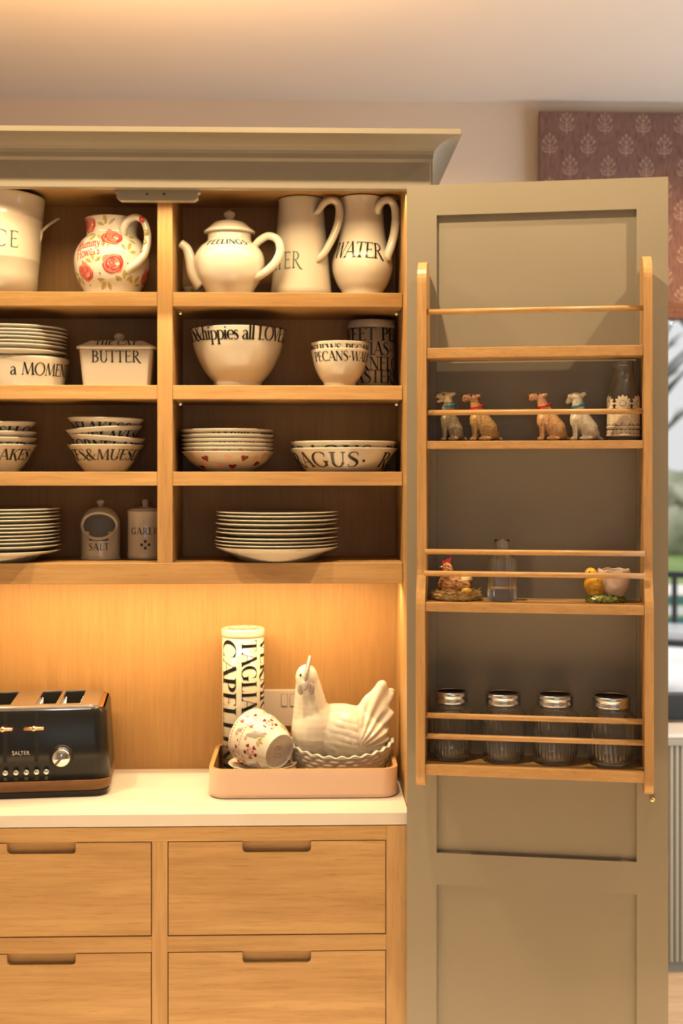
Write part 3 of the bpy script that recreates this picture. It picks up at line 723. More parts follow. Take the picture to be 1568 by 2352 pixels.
# --- top shelf -----------------------------------------------------
# enamel ice bucket
cx, Y = -22, .253
o = thing('ice_bucket', at(cx, Y, Z1), 'cream enamel ice bucket lettered ICE on the top shelf, with a swing handle', 'bucket')
s = sc(cx, Y); zt = CAM.z+(HOR-449)*s-Z1
out = pp([(104, 690), (107, 640), (110, 606), (111.5, 604), (111, 601), (116, 540), (117, 512), (118.5, 511), (118, 508), (122, 462), (124, 458)], cx, Y, Z1)
out[0] = (out[0][0], 0)
b = MB(); b.lathe(shell(out, .003), ENAMEL, 72)
print_on(b, 'ICE', out, face(cx, Y)+.24, CAM.z+(HOR-583)*s-Z1, .034, INKG, T=.085, t=.035, track=.12)
b.build('body', o)
b = MB(); b.tube([(a*s, y, CAM.z+(HOR-q)*s-Z1) for a, y, q in ((108, 0, 560), (113, -.002, 545), (115, -.002, 528))], .006, ENAMEL, 10, fx=.6); b.build('lug', o)
b = MB(); b.tube([(a*s, y, CAM.z+(HOR-q)*s-Z1) for a, y, q in spline([(114, -.002, 536), (128, .006, 518), (146, .02, 500), (150, .03, 496)], 4)], .0032, ENAMEL, 8); b.build('handle', o)

# rose jug
def rose(mb, prof, phi, z, size, rot=0.0):
    wrap(mb, xf(oval(.46, .42, 18), 0, 0, 1), prof, phi, z, size, PINKM, rot, .0005)
    for (dx, dy, r) in ((.3, .1, .2), (-.28, -.12, .2), (.12, -.34, .18), (-.15, .32, .2)): wrap(mb, oval(r, r*.9, 12, dx, dy), prof, phi, z, size, PINKM, rot, .00055)
    for cx_, cy_, rx, ry, a0, a1, w in ((0, 0, .46, .42, 150, 380, .07), (.02, -.02, .34, .30, -60, 200, .06), (-.05, .06, .22, .2, 0, 300, .06), (-.04, .06, .1, .1, 120, 460, .05), (.1, -.12, .3, .2, 190, 350, .07)):
        wrap(mb, ring2d(cx_, cy_, rx, ry, a0, a1, w), prof, phi, z, size, DPINK, rot, .0008)
def leaves(mb, prof, phi, z, size, rot=0.0):
    for dx, dy, r, k in ((-.42, .3, .9, .7), (.05, .55, -.1, .8), (.45, .2, -1.1, .65)): wrap(mb, xf(LEAF, dx, dy, k, r), prof, phi, z, size, LEAFM, rot, .0006)
cx, Y = 257, .262
s = sc(cx, Y)
o = thing('rose_jug', at(cx, Y, Z1), 'round jug painted with pink roses and handwritten red lettering on the top shelf', 'jug')
zj = lambda y: CAM.z+(HOR-y)*s-Z1
out = pp([(60, 685), (66, 668), (80, 640), (86, 608), (83, 582), (70, 558), (60, 547), (57.5, 538), (59, 518), (62, 506)], cx, Y, Z1, 5); out = base0(out)
b = MB(); b.lathe(shell(out, .0035), CREAMW, 80)
fc = face(cx, Y)
rose(b, out, fc-1.0, zj(525), .038, .3); rose(b, out, fc+.0, zj(557), .045); rose(b, out, fc+.02, zj(619), .046, .5); rose(b, out, fc-.80, zj(636), .041, -.4); rose(b, out, fc+1.25, zj(640), .04, .2); rose(b, out, fc-1.5, zj(520), .03)
for ph, y, r in ((-.2, 530, .3), (.5, 557, -1.2), (-.22, 588, .3), (.42, 592, -.3), (-.5, 617, .2), (-.15, 655, 2.6), (.38, 655, .2), (.72, 662, -.3), (-.55, 548, 2.8), (-1.1, 641, 2.3)): leaves(b, out, fc+ph, zj(y), .026, r)
for ph, y in ((.08, 516), (-.25, 524), (-.6, 556), (-.12, 578), (.3, 579), (.55, 573), (-.35, 610), (.42, 617), (-.34, 640), (.18, 654), (-.78, 664), (-.85, 612)): wrap(b, oval(.5, .5, 8), out, fc+ph, zj(y), .0036, DOTM, 0, .0006)
print_on(b, "Mummy's", out, fc-.66, zj(581), .021, DPINK, T=.13, t=.08, track=.02, wide=.78, rot=.12)
print_on(b, 'Flowers', out, fc-.70, zj(602), .021, DPINK, T=.13, t=.08, track=.02, wide=.80, rot=.14)
b.build('body', o)
b = MB(); htube3(b, [(33, 548, .040), (34, 534, .048), (44, 518, .050), (62, 509, .046), (80, 520, .043), (88, 552, .045), (83, 590, .052), (68, 612, .057), (50, 627, .060), (43, 638, .060)], [8, 9, 8.5, 8, 8, 8.5, 9, 9.5, 9, 5], CREAMW, cx, Y, Z1, fx=1.3)
h = b
for (x, y, m_, k) in ((76, 516, DPINK, .006), (86, 545, LEAFM, .005), (84, 568, LEAFM, .0045), (79, 595, DPINK, .007), (66, 612, LEAFM, .004)):
    b.ball((x*s, -.0575+.002*abs(y-560)/40*(-1 if y > 560 else 1), zj(y)), (k, .0028, k*1.3), m_, nu=10, nv=6)
b.build('handle', o)

# teapot
cx, Y = 527, .238
s = sc(cx, Y); zj = lambda y: CAM.z+(HOR-y)*s-Z1
o = thing('teapot', at(cx, Y, Z1), 'round cream teapot with domed lid and lettering on its shoulder, on the top shelf', 'teapot')
out = pp([(46, 686), (50, 680), (60, 662), (74, 638), (81, 608), (78, 586), (68, 570), (56, 560), (51, 554), (50, 545), (50, 538)], cx, Y, Z1, 5); out = base0(out)
b = MB(); b.lathe(shell(out, .004), CREAMW, 72)
b.tube([(x*s, 0, zj(y)) for x, y in spline([(-60, 655), (-80, 630), (-90, 595), (-98, 572), (-112, 560)], 6)], [r*s for r in [q[0] for q in spline([(22,), (17,), (13,), (11,), (10,)], 6)]], CREAMW, 18)
print_on(b, 'FEELINGS·', out, face(cx, Y)-.05, zj(573), .017, INK, wide=1.05, T=.16, t=.06)
b.build('body', o)
b = MB(); htube3(b, [(56, 570, .012), (70, 556, .018), (90, 547, .024), (110, 556, .028), (117, 580, .030), (106, 608, .032), (84, 630, .032), (62, 643, .028), (54, 648, .024)], [8, 9, 9, 9.5, 10, 10, 9.5, 9, 5], CREAMW, cx, Y, Z1, fx=1.15); b.build('handle', o)
lp = pp([(0, 538), (58, 538), (59.5, 534), (55, 530), (48, 524), (38, 514), (22, 508.5), (10, 507), (8.5, 504), (12, 499), (14, 494), (12, 489), (6, 486), (3, 483), (0, 482)], cx, Y, Z1)
b = MB(); b.lathe(lp, CREAMW, 56); print_on(b, 'TEA', lp[4:8], face(cx, Y), zj(510), .006, INK, wide=2.2); b.build('lid', o)

# little lettered dish behind the teapot
cx, Y = 459, .318
out = pp([(20, 688), (34, 676), (40, 664)], cx, Y, Z1, 4); out = base0(out)
b = MB(); b.lathe(shell(out, .003), CREAMW, 48); print_on(b, 'S·C·S', out, face(cx, Y)-.1, pp([(1, 676)], cx, Y, Z1)[0][1], .008, INK, wide=1.5)
tag(b.build('small_dish', loc=at(cx, Y, Z1)), 'small cream dish with black lettering half hidden behind the teapot spout', 'dish')

# tall enamel water jug
cx, Y = 691.5, .285
s = sc(cx, Y); zj = lambda y: CAM.z+(HOR-y)*s-Z1
o = thing('water_jug', at(cx, Y, Z1), 'tall straight-sided tapering enamel jug lettered WATER, beside the teapot handle', 'jug')
out = pp([(71.5, 688), (70, 668), (51.5, 468), (53, 464), (52.5, 461)], cx, Y, Z1); out = base0(out)
b = MB(); b.lathe(shell(out, .002), ENAMEL, 72)
print_on(b, 'WATER', out, face(cx, Y)-.93, zj(627), .037, INKG, T=.10, t=.04, track=.05, wide=.78); b.build('body', o)
b = MB(); htube3(b, [(30, 500, .040), (40, 494, .047), (54, 477, .052), (70, 471, .050), (84, 480, .046), (86, 508, .046), (76, 545, .049), (56, 585, .052), (42, 602, .050), (33, 613, .046)], [4, 7, 8, 8.5, 9, 9.5, 9, 8.5, 8, 4], ENAMEL, cx, Y, Z1, fx=1.35)
b.build('handle', o)

# baluster water pitcher
cx, Y = 832, .270
s = sc(cx, Y); zj = lambda y: CAM.z+(HOR-y)*s-Z1
o = thing('water_pitcher', at(cx, Y, Z1), 'round-bellied cream ceramic pitcher lettered WATER against the cabinet side panel', 'jug')
out = pp([(44, 688), (48, 672), (58, 655), (68, 630), (70.5, 610), (67, 590), (60, 572), (54, 545), (50, 510), (49, 480), (51, 466), (53, 459)], cx, Y, Z1, 5); out = base0(out)
b = MB(); b.lathe(shell(out, .004), CREAMW, 72)
print_on(b, 'WATER', out, face(cx, Y)-.22, zj(603), .037, INK, T=.12, t=.04, track=-.03, wide=.92, slant=.10, rot=-.05); b.build('body', o)
b = MB(); htube3(b, [(34, 496, .032), (35, 484, .041), (46, 472, .044), (60, 470, .042), (71, 482, .038), (74, 510, .037), (70, 545, .040), (62, 575, .045), (56, 594, .046), (58, 606, .044)], [7, 9, 9, 9, 9.5, 10, 10, 10, 9.5, 5], CREAMW, cx, Y, Z1, fx=1.15); b.build('handle', o)

# --- plates and bowls ------------------------------------------------
def plate_profile(R, h, foot=.56, t=.0042):
    o = [(R*foot, 0), (R*foot+.001, .003), (R*foot+.006, .0038), (R*.80, h*.42), (R*.97, h*.92), (R, h), (R*.995, h+.0018)]
    i = [(R*.97, h+.0012), (R*.80, h*.42+t), (R*.62, .0062), (0, .0056)]
    return [(0, .0028), (R*foot-.004, .0028), (R*foot-.003, 0)]+o+i
def stack(name, cx, Y, zb, rpx, ys, h, labelf, group, rim_shift=None, foot=.56, seg=72, first=None):
    """ys: picture heights of the rims, top to bottom; the lowest piece may have its own profile"""
    s = sc(cx, Y); R = rpx*s; objs = []; base = at(cx, Y, 0)
    src = None
    for i, y in enumerate(ys):
        zr = CAM.z+(HOR-y)*s
        last = i == len(ys)-1
        jx = random.uniform(-.0022, .0022) if not last else 0
        if last and first is not None:
            b = MB(); b.lathe(first, CREAM, seg); q = b.build(name, loc=(base.x, base.y, zb+.0008))
        elif src is None or last:
            b = MB(); b.lathe(plate_profile(R, h if not last else max(zr-zb-.0018, h), foot), CREAM, seg); q = b.build(name, loc=(base.x+jx, base.y, zr-h-.0018 if not last else zb)); src = q
        else:
            q = dup(src, (base.x+jx, base.y+random.uniform(-.001, .001), zr-h-.0018), (0, 0, random.uniform(0, 6)))
        tag(q, labelf(i, last), 'plate', group); objs.append(q)
    return objs
# left stack on the second shelf stands on the oval baking dish
cx, Y = 34, .260
s = sc(cx, Y)
out = pp([(112, 897), (114, 880), (119, 850), (122, 838), (124, 829), (123, 826)], cx, Y, Z2, 4); out = base0(out)
b = MB(); b.lathe(shell(out, .005), CREAM, 72, sy=.86)
print_on(b, 'a MOMENT', out, face(cx, Y)+.60, CAM.z+(HOR-868)*s-Z2, .0265, INK, track=.0, wide=1.02, T=.12, sy=.86, off=.001)
dish = tag(b.build('baking_dish', loc=at(cx, Y, Z2)), 'round cream baking dish lettered a MOMENT under the stack of side plates', 'dish')
def lab(i, last): return ('deep cream plate at the bottom of the stack on the baking dish' if last else '%s cream side plate of the stack standing on the lettered baking dish' % ('topmost' if i == 0 else ORD[i]+' from top'))
zs = CAM.z+(HOR-824)*s
sp = stack('side_plate', cx, Y, zs-.012, 119, [757, 766.5, 774.5, 782, 791, 799, 811], .016, lab, 'side plates on the baking dish', foot=.6)
# dinner plates, bottom shelf left
cx, Y = -4, .240
s = sc(cx, Y)
soup = [(0, .003)]+pp([(86, 1288.5), (88, 1284), (102, 1278), (122, 1271), (141, 1264.5), (140.5, 1262.5), (120, 1266), (98, 1274), (70, 1280), (0, 1281)], cx, Y, Z4); soup = [(0, .003)]+[(r, max(z, 0)) for r, z in soup[1:]]
stack('dinner_plate', cx, Y, Z4, 141, [1166, 1173.5, 1182, 1189.5, 1200, 1207, 1215.5, 1224, 1232, 1240, 1249, 1263], .017,
      lambda i, last: 'deep footed cream plate at the bottom of the stack beside the salt pig' if last else '%s cream dinner plate of the tall stack beside the salt pig' % ('topmost' if i == 0 else ORD[i]+' from top'), 'dinner plates beside the salt pig', first=soup)
cx, Y = 636.5, .240
s = sc(cx, Y)
soup = [(0, .003)]+pp([(86, 1288.5), (88, 1284), (100, 1276), (122, 1266), (141, 1256), (140.5, 1254), (120, 1262), (98, 1270), (70, 1278), (0, 1279)], cx, Y, Z4); soup = [(0, .003)]+[(r, max(z, 0)) for r, z in soup[1:]]
pls = stack('dinner_plate', cx, Y, Z4, 141.5, [1173, 1180.5, 1189.5, 1198.5, 1210, 1218, 1230, 1238, 1246, 1255], .017,
      lambda i, last: 'deep footed cream plate at the bottom of the stack under the heart dishes' if last else '%s cream dinner plate of the stack alone in the right bottom bay' % ('topmost' if i == 0 else ORD[i]+' from top'), 'dinner plates in the right bottom bay', first=soup)

# butter dish
cx, Y = 274, .262
s = sc(cx, Y); zj = lambda y: CAM.z+(HOR-y)*s-Z2
o = thing('butter_dish', at(cx, Y, Z2), 'cream lidded butter dish lettered BUTTER on the second shelf', 'dish')
def rrect(hx, hy, r, n=5):
    p = []
    for sx, sy, a0 in ((1, 1, 0), (-1, 1, 90), (-1, -1, 180), (1, -1, 270)):
        for i in range(n+1):
            a = math.radians(a0+90*i/n); p.append((sx*(hx-r)+r*math.cos(a), sy*(hy-r)+r*math.sin(a)))
    return p
def loft(mb, secs, m, smooth=True, cap0=True, cap1=True, M=None):
    """secs: list of (outline, z)"""
    n = len(secs[0][0]); vs = [(x, y, z) for o_, z in secs for x, y in o_]
    fs = [(k*n+i, k*n+(i+1) % n, (k+1)*n+(i+1) % n, (k+1)*n+i) for k in range(len(secs)-1) for i in range(n)]
    if cap0: fs.append(tuple(range(n))[::-1])
    if cap1: fs.append(tuple(range((len(secs)-1)*n, len(secs)*n)))
    mb.add(vs, fs, m, smooth, M)
hy = .052
b = MB(); loft(b, [(rrect(76*s, hy-.008, .010), 0), (rrect(84*s, hy, .011), zj(808)), (rrect(80*s, hy-.004, .009), zj(808)), (rrect(74*s, hy-.012, .008), .006)], CREAM, False)
fy_ = lambda z: -(hy-.008+.008*z/zj(808))-.0007
pol, w = text2d('BUTTER', .12, .04, True, .05, .97)
for f in pol: b.add([(x*.0245, fy_(zj(837)+y*.0245), zj(837)+y*.0245) for x, y in f], [tuple(range(len(f)))], INK)
b.build('body', o)
b = MB(); loft(b, [(rrect(88*s, hy+.004, .012), zj(807.5)), (rrect(90*s, hy+.006, .013), zj(804)), (rrect(89*s, hy+.005, .012), zj(800.5)), (rrect(64*s, hy-.015, .010), zj(787)), (rrect(60*s, hy-.022, .01), zj(785.5))], CREAM, False)
za, zb_ = zj(800.5), zj(787)
pol, w = text2d('THE CAT', .14, .05, True, .10, 1.7)
for f in pol:
    b.add([(x*.0105, -(hy+.005)+.020*(.10+y*.8)-.0006, za+(zb_-za)*(.10+y*.8)+.0009) for x, y in f], [tuple(range(len(f)))], INK)
b.lathe([(r, z) for r, z in pp([(0, 787), (8, 787), (8, 783), (11, 780), (13.5, 774), (11, 769), (5, 766), (0, 765)], cx, Y, Z2)], CREAM, 32)
b.build('lid', o)

# big bowl
cx, Y = 546, .266
s = sc(cx, Y); zj = lambda y: CAM.z+(HOR-y)*s-Z2
out = pp([(54, 898), (56, 884), (56.5, 880), (60, 875), (80, 850), (98, 812), (107, 780), (110, 764), (110.5, 761)], cx, Y, Z2, 5); out = base0(out)
b = MB(); b.lathe(shell(out, .005), CREAM, 80)
print_on(b, 'CATS&hippies all LOVE IT', out, face(cx, Y)-.15, zj(790), .0305, INK, track=-.045, wide=.89, T=.16, off=.0008)
tag(b.build('large_bowl', loc=at(cx, Y, Z2)), 'large cream footed bowl lettered hippies all LOVE around its rim', 'bowl')
# nut bowls, nested pair
cx, Y = 780, .226
def nutbowl(y_rim, zb, txt, dphi, name, label, y0=896.5):
    s = sc(cx, Y); dy = y_rim-806
    pr = [(34, y0), (37, 884), (38, 880), (48, 866), (58, 844), (64, 820), (66.5, 809), (66.8, 806.5)]
    out = [(r*s, CAM.z+(HOR-y)*s-Z2) for r, y in pr]; out = spline(out, 5); out = base0(out)
    b = MB(); b.lathe(shell(out, .0025, .006), CREAM, 72)
    print_on(b, txt, out, face(cx, Y)+dphi, CAM.z+(HOR-834)*s-Z2, .0205, INK, track=-.02, wide=.95, T=.15)
    return tag(b.build(name, loc=at(cx, Y, zb)), label, 'bowl', 'nut bowls beside the seed tin')
nb = nutbowl(806, Z2, 'PECANS·WALNUTS', .55, 'nut_bowl', 'lower small cream bowl of the nested pair, lettered PECANS, before the seed tin')
nb2 = nutbowl(790, Z2+16.5*sc(cx, Y), 'CASHEWS·PECANS', -.04, 'nut_bowl', 'upper small cream bowl nested in the one lettered PECANS')
# seed tin
cx, Y = 852, .322
s = sc(cx, Y); zj = lambda y: CAM.z+(HOR-y)*s-Z2
o = thing('flower_tin', at(cx, Y, Z2), 'cylindrical tin printed with lines of flower names behind the small nested bowls', 'tin')
out = [(54*s, 0), (54*s, zj(757))]
b = MB(); b.lathe([(0, 0)]+out+[(0, zj(757))], ENAMEL, 72)
for t_, y, d in (('SWEET PEAS', 788, .02), ('ZINNIAS·', 821, -.20), ('CORNFLOWERS', 854, .84), ('ASTERS', 884, .34)):
    print_on(b, t_, out, face(cx, Y)+d, zj(y), .029, INK, track=.01, wide=.95 if t_[0] != 'S' else 1.1, T=.15)
b.build('body', o)
b = MB(); b.lathe([(0, zj(757)), (55*s, zj(757)), (55.3*s, zj(752)), (54.6*s, zj(742)), (52*s, zj(739)), (0, zj(738.5))], ENAMEL, 72); b.build('lid', o)

# cereal bowls
def cereal(cx, Y, y_rim, txt, dphi, label, group, tilt=0.0, dx=0, base=None):
    s = sc(cx, Y)
    pr = [(46, 1094), (50, 1082), (56, 1074), (66, 1060), (76, 1040), (84, 1028), (87.5, 1024.5), (87.6, 1022.5)]
    out = [(r*s, CAM.z+(HOR-y)*s-Z3) for r, y in pr]; out = spline(out, 5); out = base0(out)
    b = MB(); b.lathe(shell(out, .0032, .005), CREAM, 72)
    print_on(b, txt, out, face(cx, Y)+dphi, CAM.z+(HOR-1057)*s-Z3, .0258, INK, track=.0, wide=1.0, slant=.1, T=.15)
    q = b.build('cereal_bowl', loc=at(cx+dx, Y, Z3+(1022.5-y_rim)*s)); q.rotation_euler = (0, tilt, 0); q.location.z += abs(tilt)*.045
    return tag(q, label, 'bowl', group)
G = 'cereal bowls nested in the middle of the third shelf'
cereal(243, .262, 1023, 'FLAKES&MUESLI', -.50, 'lowest cream cereal bowl of the nest lettered S&MUES, left of the divider', G)
cereal(243, .262, 1006.5, 'CORNFLAKES·', .06, 'tilted cereal bowl directly on top of the lowest one, lettered ORN', G, tilt=.065)
cereal(243, .262, 987, 'CORNFLAKES&', -.12, 'third cereal bowl up of the nest, rim tilted up toward the divider', G, tilt=-.062)
cereal(243, .262, 963, 'CORNFLAKES&', -.76, 'uppermost cereal bowl of the nest lettered FLAKES, left of the divider', G, tilt=.02)
G = 'cereal bowls nested at the edge of the third shelf'
cereal(-4, .262, 1022.5, 'CORNFLAKES', -.34, 'lowest cream cereal bowl of the nest lettered AKES, above the tall plate stack', G)
cereal(-4, .262, 1007, 'PORRIDGE·', .46, 'second cereal bowl from the bottom of the nest lettered AKES', G)
cereal(-4, .262, 993, '·', .1, 'third cereal bowl from the bottom of the nest lettered AKES', G)
cereal(-4, .262, 974, 'MUESLI·CORN', .55, 'uppermost cereal bowl of the nest lettered AKES, tilted', G, tilt=-.03)

# coupe dishes with hearts
cx, Y = 523, .268
s = sc(cx, Y)
def coupe(dz): return None
pr = [(54, 1095), (58, 1084), (66, 1078), (86, 1064), (100, 1048), (106.5, 1041), (107.3, 1039)]
outc = [(r*s, CAM.z+(HOR-y)*s-Z3) for r, y in pr]; outc = spline(outc, 4); outc = base0(outc)
G = 'coupe dishes stacked under the big bowl'
names = ['topmost cream dish of the stack on the heart-printed dish, lettering under its rim', 'second dish from top of the stack on the heart-printed dish', 'third dish from top of the stack on the heart-printed dish', 'fourth dish from top, third above the heart-printed lowest one', 'dish resting directly in the lowest heart-printed one, hearts on its rim', 'lowest dish of the stack, cream with red and pink hearts']
for i, y in enumerate([989, 1000.5, 1011, 1020.5, 1029.5, 1039]):
    b = MB(); b.lathe(shell(outc, .0032, .0045), CREAM, 72)
    fc = face(cx, Y); zq = lambda y_: CAM.z+(HOR-y_)*s-Z3
    if i == 5:
        for ph, yy, m_, r in ((-.55, 1055, REDM, .3), (-.02, 1054, PINKM, -.4), (.38, 1054, REDM, -.2), (.72, 1055, PINKM, -.5), (-.95, 1052, PINKM, .3), (-.75, 1066, PINKM, .5), (-.22, 1070, PINKM, -.2), (.13, 1072, REDM, .1), (.85, 1066, REDM, -.4), (-.9, 1074, REDM, 0), (1.0, 1052, PINKM, 0)):
            wrap(b, HEART, outc, fc+ph, zq(yy), .0165, PALEP if m_ is PINKM else m_, r, .0007)
    elif i == 4:
        for k in range(22): wrap(b, HEART, outc, fc-1.4+k*.28, zq(1047+3*(k % 2)), .012, REDM if k % 2 else PINKM, .5*(k % 3-1), .0007)
    elif i == 0: print_on(b, 'HAPPILY PUT', outc, fc+.5, zq(1055), .012, INK, wide=1.8)
    elif i == 2: print_on(b, 'TOAST   MARMALADE', outc, fc, zq(1052), .009, INK, wide=1.8)
    tag(b.build('coupe_dish', loc=at(cx, Y, Z3+(1039-y)*s)+Vector((random.uniform(-.001, .001), 0, 0))), names[i], 'dish', G)
# asparagus dishes
cx, Y = 789, .256
s = sc(cx, Y)
pr = [(82, 1096), (86, 1084), (94, 1076), (108, 1058), (119, 1040), (123, 1034), (123.5, 1031.5)]
outa = [(r*s, CAM.z+(HOR-y)*s-Z3) for r, y in pr]; outa = spline(outa, 4); outa = base0(outa)
for y, t_, d, lab_ in ((1031.5, 'ASPARAGUS·  ROSES', -.10, 'lower wide cream dish lettered RAGUS in large capitals'), (1016.5, 'ASPARAGUS  DISCO', .06, 'upper wide cream dish sitting in the one lettered RAGUS')):
    b = MB(); b.lathe(shell(outa, .0036, .005), CREAM, 80)
    print_on(b, t_, outa, face(cx, Y)+d, CAM.z+(HOR-1073)*s-Z3, .0375, INK, track=.05, wide=1.06, T=.15)
    tag(b.build('serving_dish', loc=at(cx, Y, Z3+(1031.5-y)*s)), lab_, 'dish', 'wide lettered dishes')

# salt pig
cx, Y = 231, .285
s = sc(cx, Y); zj = lambda y: CAM.z+(HOR-y)*s-Z4
o = thing('salt_pig', at(cx, Y, Z4), 'cream domed salt pig with round opening, lettered SALT', 'salt pig')
out = pp([(46, 1288), (46, 1278), (44.5, 1275), (44.5, 1205), (43, 1192), (36, 1178), (24, 1168), (8, 1164), (0, 1163.5)], cx, Y, Z4, 4); out = base0(out)
R0 = 44.5*s; oz, orx, orz = zj(1206), 39*s, 29.5*s; fc = face(cx, Y); ox = fc-.12
b = MB(); b.lathe([(0, 0)]+out, CREAM, 112)
keep = []
cdir = Vector((math.sin(ox), -math.cos(ox), 0)); cr = Vector((math.cos(ox), math.sin(ox), 0))
for f, mi_, sm_ in zip(b.f, b.m, b.sm):
    c = sum((b.v[i] for i in f), Vector())/len(f)
    if c.dot(cdir) > 0 and (c.dot(cr)/orx)**2+((c.z-oz)/orz)**2 < 1: continue
    keep.append((f, mi_, sm_))
b.f = [k[0] for k in keep]; b.m = [k[1] for k in keep]; b.sm = [k[2] for k in keep]
inn = [(max(r-.005, 0), min(z, zj(1172))) for r, z in out if z > .01]
b.lathe([(0, .012)]+[(inn[0][0], .012)]+inn+[(0, zj(1172))], TERRA, 64)
keep = []
for f, mi_, sm_ in zip(b.f, b.m, b.sm):
    c = sum((b.v[i] for i in f), Vector())/len(f)
    if b.mats[mi_] is TERRA and c.dot(cdir) > 0 and (c.dot(cr)/orx)**2+((c.z-oz)/orz)**2 < 1.02: continue
    keep.append((f, mi_, sm_))
b.f = [k[0] for k in keep]; b.m = [k[1] for k in keep]; b.sm = [k[2] for k in keep]
print_on(b, 'SALT', out, fc-.1, zj(1261.5), .0145, INK, T=.12, track=.14); b.build('body', o)
ringp = []
pz = Prof(out)
for k in range(49):
    a = 2*PI*k/48; x = orx*math.cos(a); z = oz+orz*math.sin(a); r = pz.at(pz.s_of_z(min(z, zj(1165))))[0]; x = max(-r*.96, min(r*.96, x))
    d = math.sqrt(max(r*r-x*x, 0)); ringp.append(cr*x+cdir*d+Vector((0, 0, z)))
b = MB(); b.tube(ringp, .0036, CREAM, 10, caps=False); b.build('lip', o)
b = MB(); b.lathe(pp([(0, 1166), (6, 1165), (6, 1160), (9, 1156), (9.5, 1152), (6, 1148), (0, 1147)], cx, Y, Z4), CREAM, 28); b.build('knob', o)
# garlic keeper
cx, Y = 334, .283
s = sc(cx, Y); zj = lambda y: CAM.z+(HOR-y)*s-Z4
o = thing('garlic_jar', at(cx, Y, Z4), 'cream lidded garlic jar with four round holes, partly behind the divider', 'jar')
out = pp([(41.8, 1288), (41.8, 1273), (40.6, 1271), (40.6, 1180), (41.8, 1176), (41.8, 1173)], cx, Y, Z4); out = base0(out)
b = MB(); b.lathe([(0, 0)]+out+[(0, zj(1173))], CREAM, 72)
print_on(b, 'GARLIC', out, face(cx, Y)+.02, zj(1226), .0145, INK, T=.12, track=.13)
for dx, y in ((-.21, 1249.5), (.19, 1249.5), (-.01, 1242), (-.01, 1257)): wrap(b, oval(.5, .5, 14), out, face(cx, Y)+dx, zj(y), .0062, BLACKG, 0, .0006)
b.build('body', o)
b = MB(); b.lathe(pp([(0, 1172), (40, 1173), (38, 1169), (24, 1166), (8, 1165), (6.5, 1160), (8, 1155), (8, 1150), (5, 1147), (0, 1146)], cx, Y, Z4), CREAM, 56); b.build('lid', o)
# ================================================================== on the worktop
# toaster
TY = .229
tp = at(47, TY-.113, ZWT)
tc = Vector((tp.x, TY, ZWT+.0005)); TR = math.radians(6)
tc.x = P(47, 1700, TY-.113).x-.113*math.sin(TR)
o = tag(empty('toaster', tc, TR), 'black four-slot toaster with wooden base band standing on the worktop', 'toaster')
HX, HY = .181, .113
yf = lambda z: -(HY-(z-.034)*.055)
sec = lambda z, g=0.0: (rrect(HX-(z-.034)*.06-g, HY-(z-.034)*.055-g, .032, 8), z)
b = MB(); loft(b, [(rrect(HX-.006, HY-.006, .028, 8), 0), (rrect(HX-.004, HY-.004, .03, 8), .012)], BLACKM, False); b.build('foot_plinth', o)
b = MB(); loft(b, [(rrect(HX-.006, HY-.006, .03, 8), .012), (rrect(HX+.001, HY+.001, .034, 8), .022), (rrect(HX+.001, HY+.001, .034, 8), .036)], WALNUT, True); b.build('base_band', o, bevel=.001)
b = MB(); loft(b, [sec(.036), sec(.10), sec(.172), (rrect(HX-.012, HY-.012, .028, 8), .180)], BLACKM, True, True, False); b.build('body', o)
b = MB(); loft(b, [(rrect(HX-.022, HY-.012, .022, 8), .176), (rrect(HX-.022, HY-.0115, .022, 8), .184), (rrect(HX-.025, HY-.015, .02, 8), .188)], CHROME, True, False, False); b.build('trim', o)
b = MB()
slots = [(-.118, -.076), (-.068, -.026), (.026, .068), (.076, .118)]
xs = [-HX+.025]+[v for p in slots for v in p]+[HX-.025]; y0, y1 = -HY+.016, HY-.016
for i in range(0, len(xs), 2): b.box(xs[i], xs[i+1], y0, y1, .184, .1885, STEEL)
for a, c in slots: b.box(a, c, y0, y0+.022, .184, .1885, STEEL); b.box(a, c, y1-.014, y1, .184, .1885, STEEL)
b.build('top_plate', o, bevel=.0008)
for a, c in slots:
    b = MB()
    b.box(a-.002, a, y0+.02, y1-.012, .12, .185, STEEL); b.box(c, c+.002, y0+.02, y1-.012, .12, .185, STEEL); b.box(a, c, y1-.014, y1-.012, .12, .185, BLACKG); b.box(a, c, y0+.02, y0+.022, .12, .185, BLACKG); b.box(a-.002, c+.002, y0+.02, y1-.012, .115, .12, BLACKG)
    for k in range(5): b.tube([(a+.003, y0+.035+k*.025, .135), (a+.003, y0+.035+k*.025, .182)], .0012, STEEL, 6); b.tube([(c-.003, y0+.035+k*.025, .135), (c-.003, y0+.035+k*.025, .182)], .0012, STEEL, 6)
    b.build('slot', o)
b = MB(); b.box(HX-.024, HX-.016, -HY+.03, HY-.03, .1785, .181, COPPER); b.build('crumb_guard', o)
tx = lambda px: (px-47)*sc(47, TY-.113)
tz = lambda py: CAM.z+(HOR-py)*sc(47, TY-.113)-ZWT
for px in (-62, 12, 82, 156)[1:3]:
    x = tx(px); b = MB()
    z1, z0 = tz(1638), tz(1752); b.add([(x-.004, yf(z0)-.0004, z0), (x+.004, yf(z0)-.0004, z0), (x+.004, yf(z1)-.0004, z1), (x-.004, yf(z1)-.0004, z1)], [(0, 1, 2, 3)], BLACKG); b.build('lever_slot', o)
    z = tz(1674); x -= .004
    b = MB(); b.tube([(x-.020, yf(z)-.012, z), (x+.020, yf(z)-.012, z)], [.0042, .0042], COPPER, 10, fx=1.6); b.tube([(x, yf(z)-.012, z), (x, yf(z)+.002, z)], .004, COPPER, 8); b.ball((x, yf(z)-.013, z), .006, COPPER); b.build('lever', o)
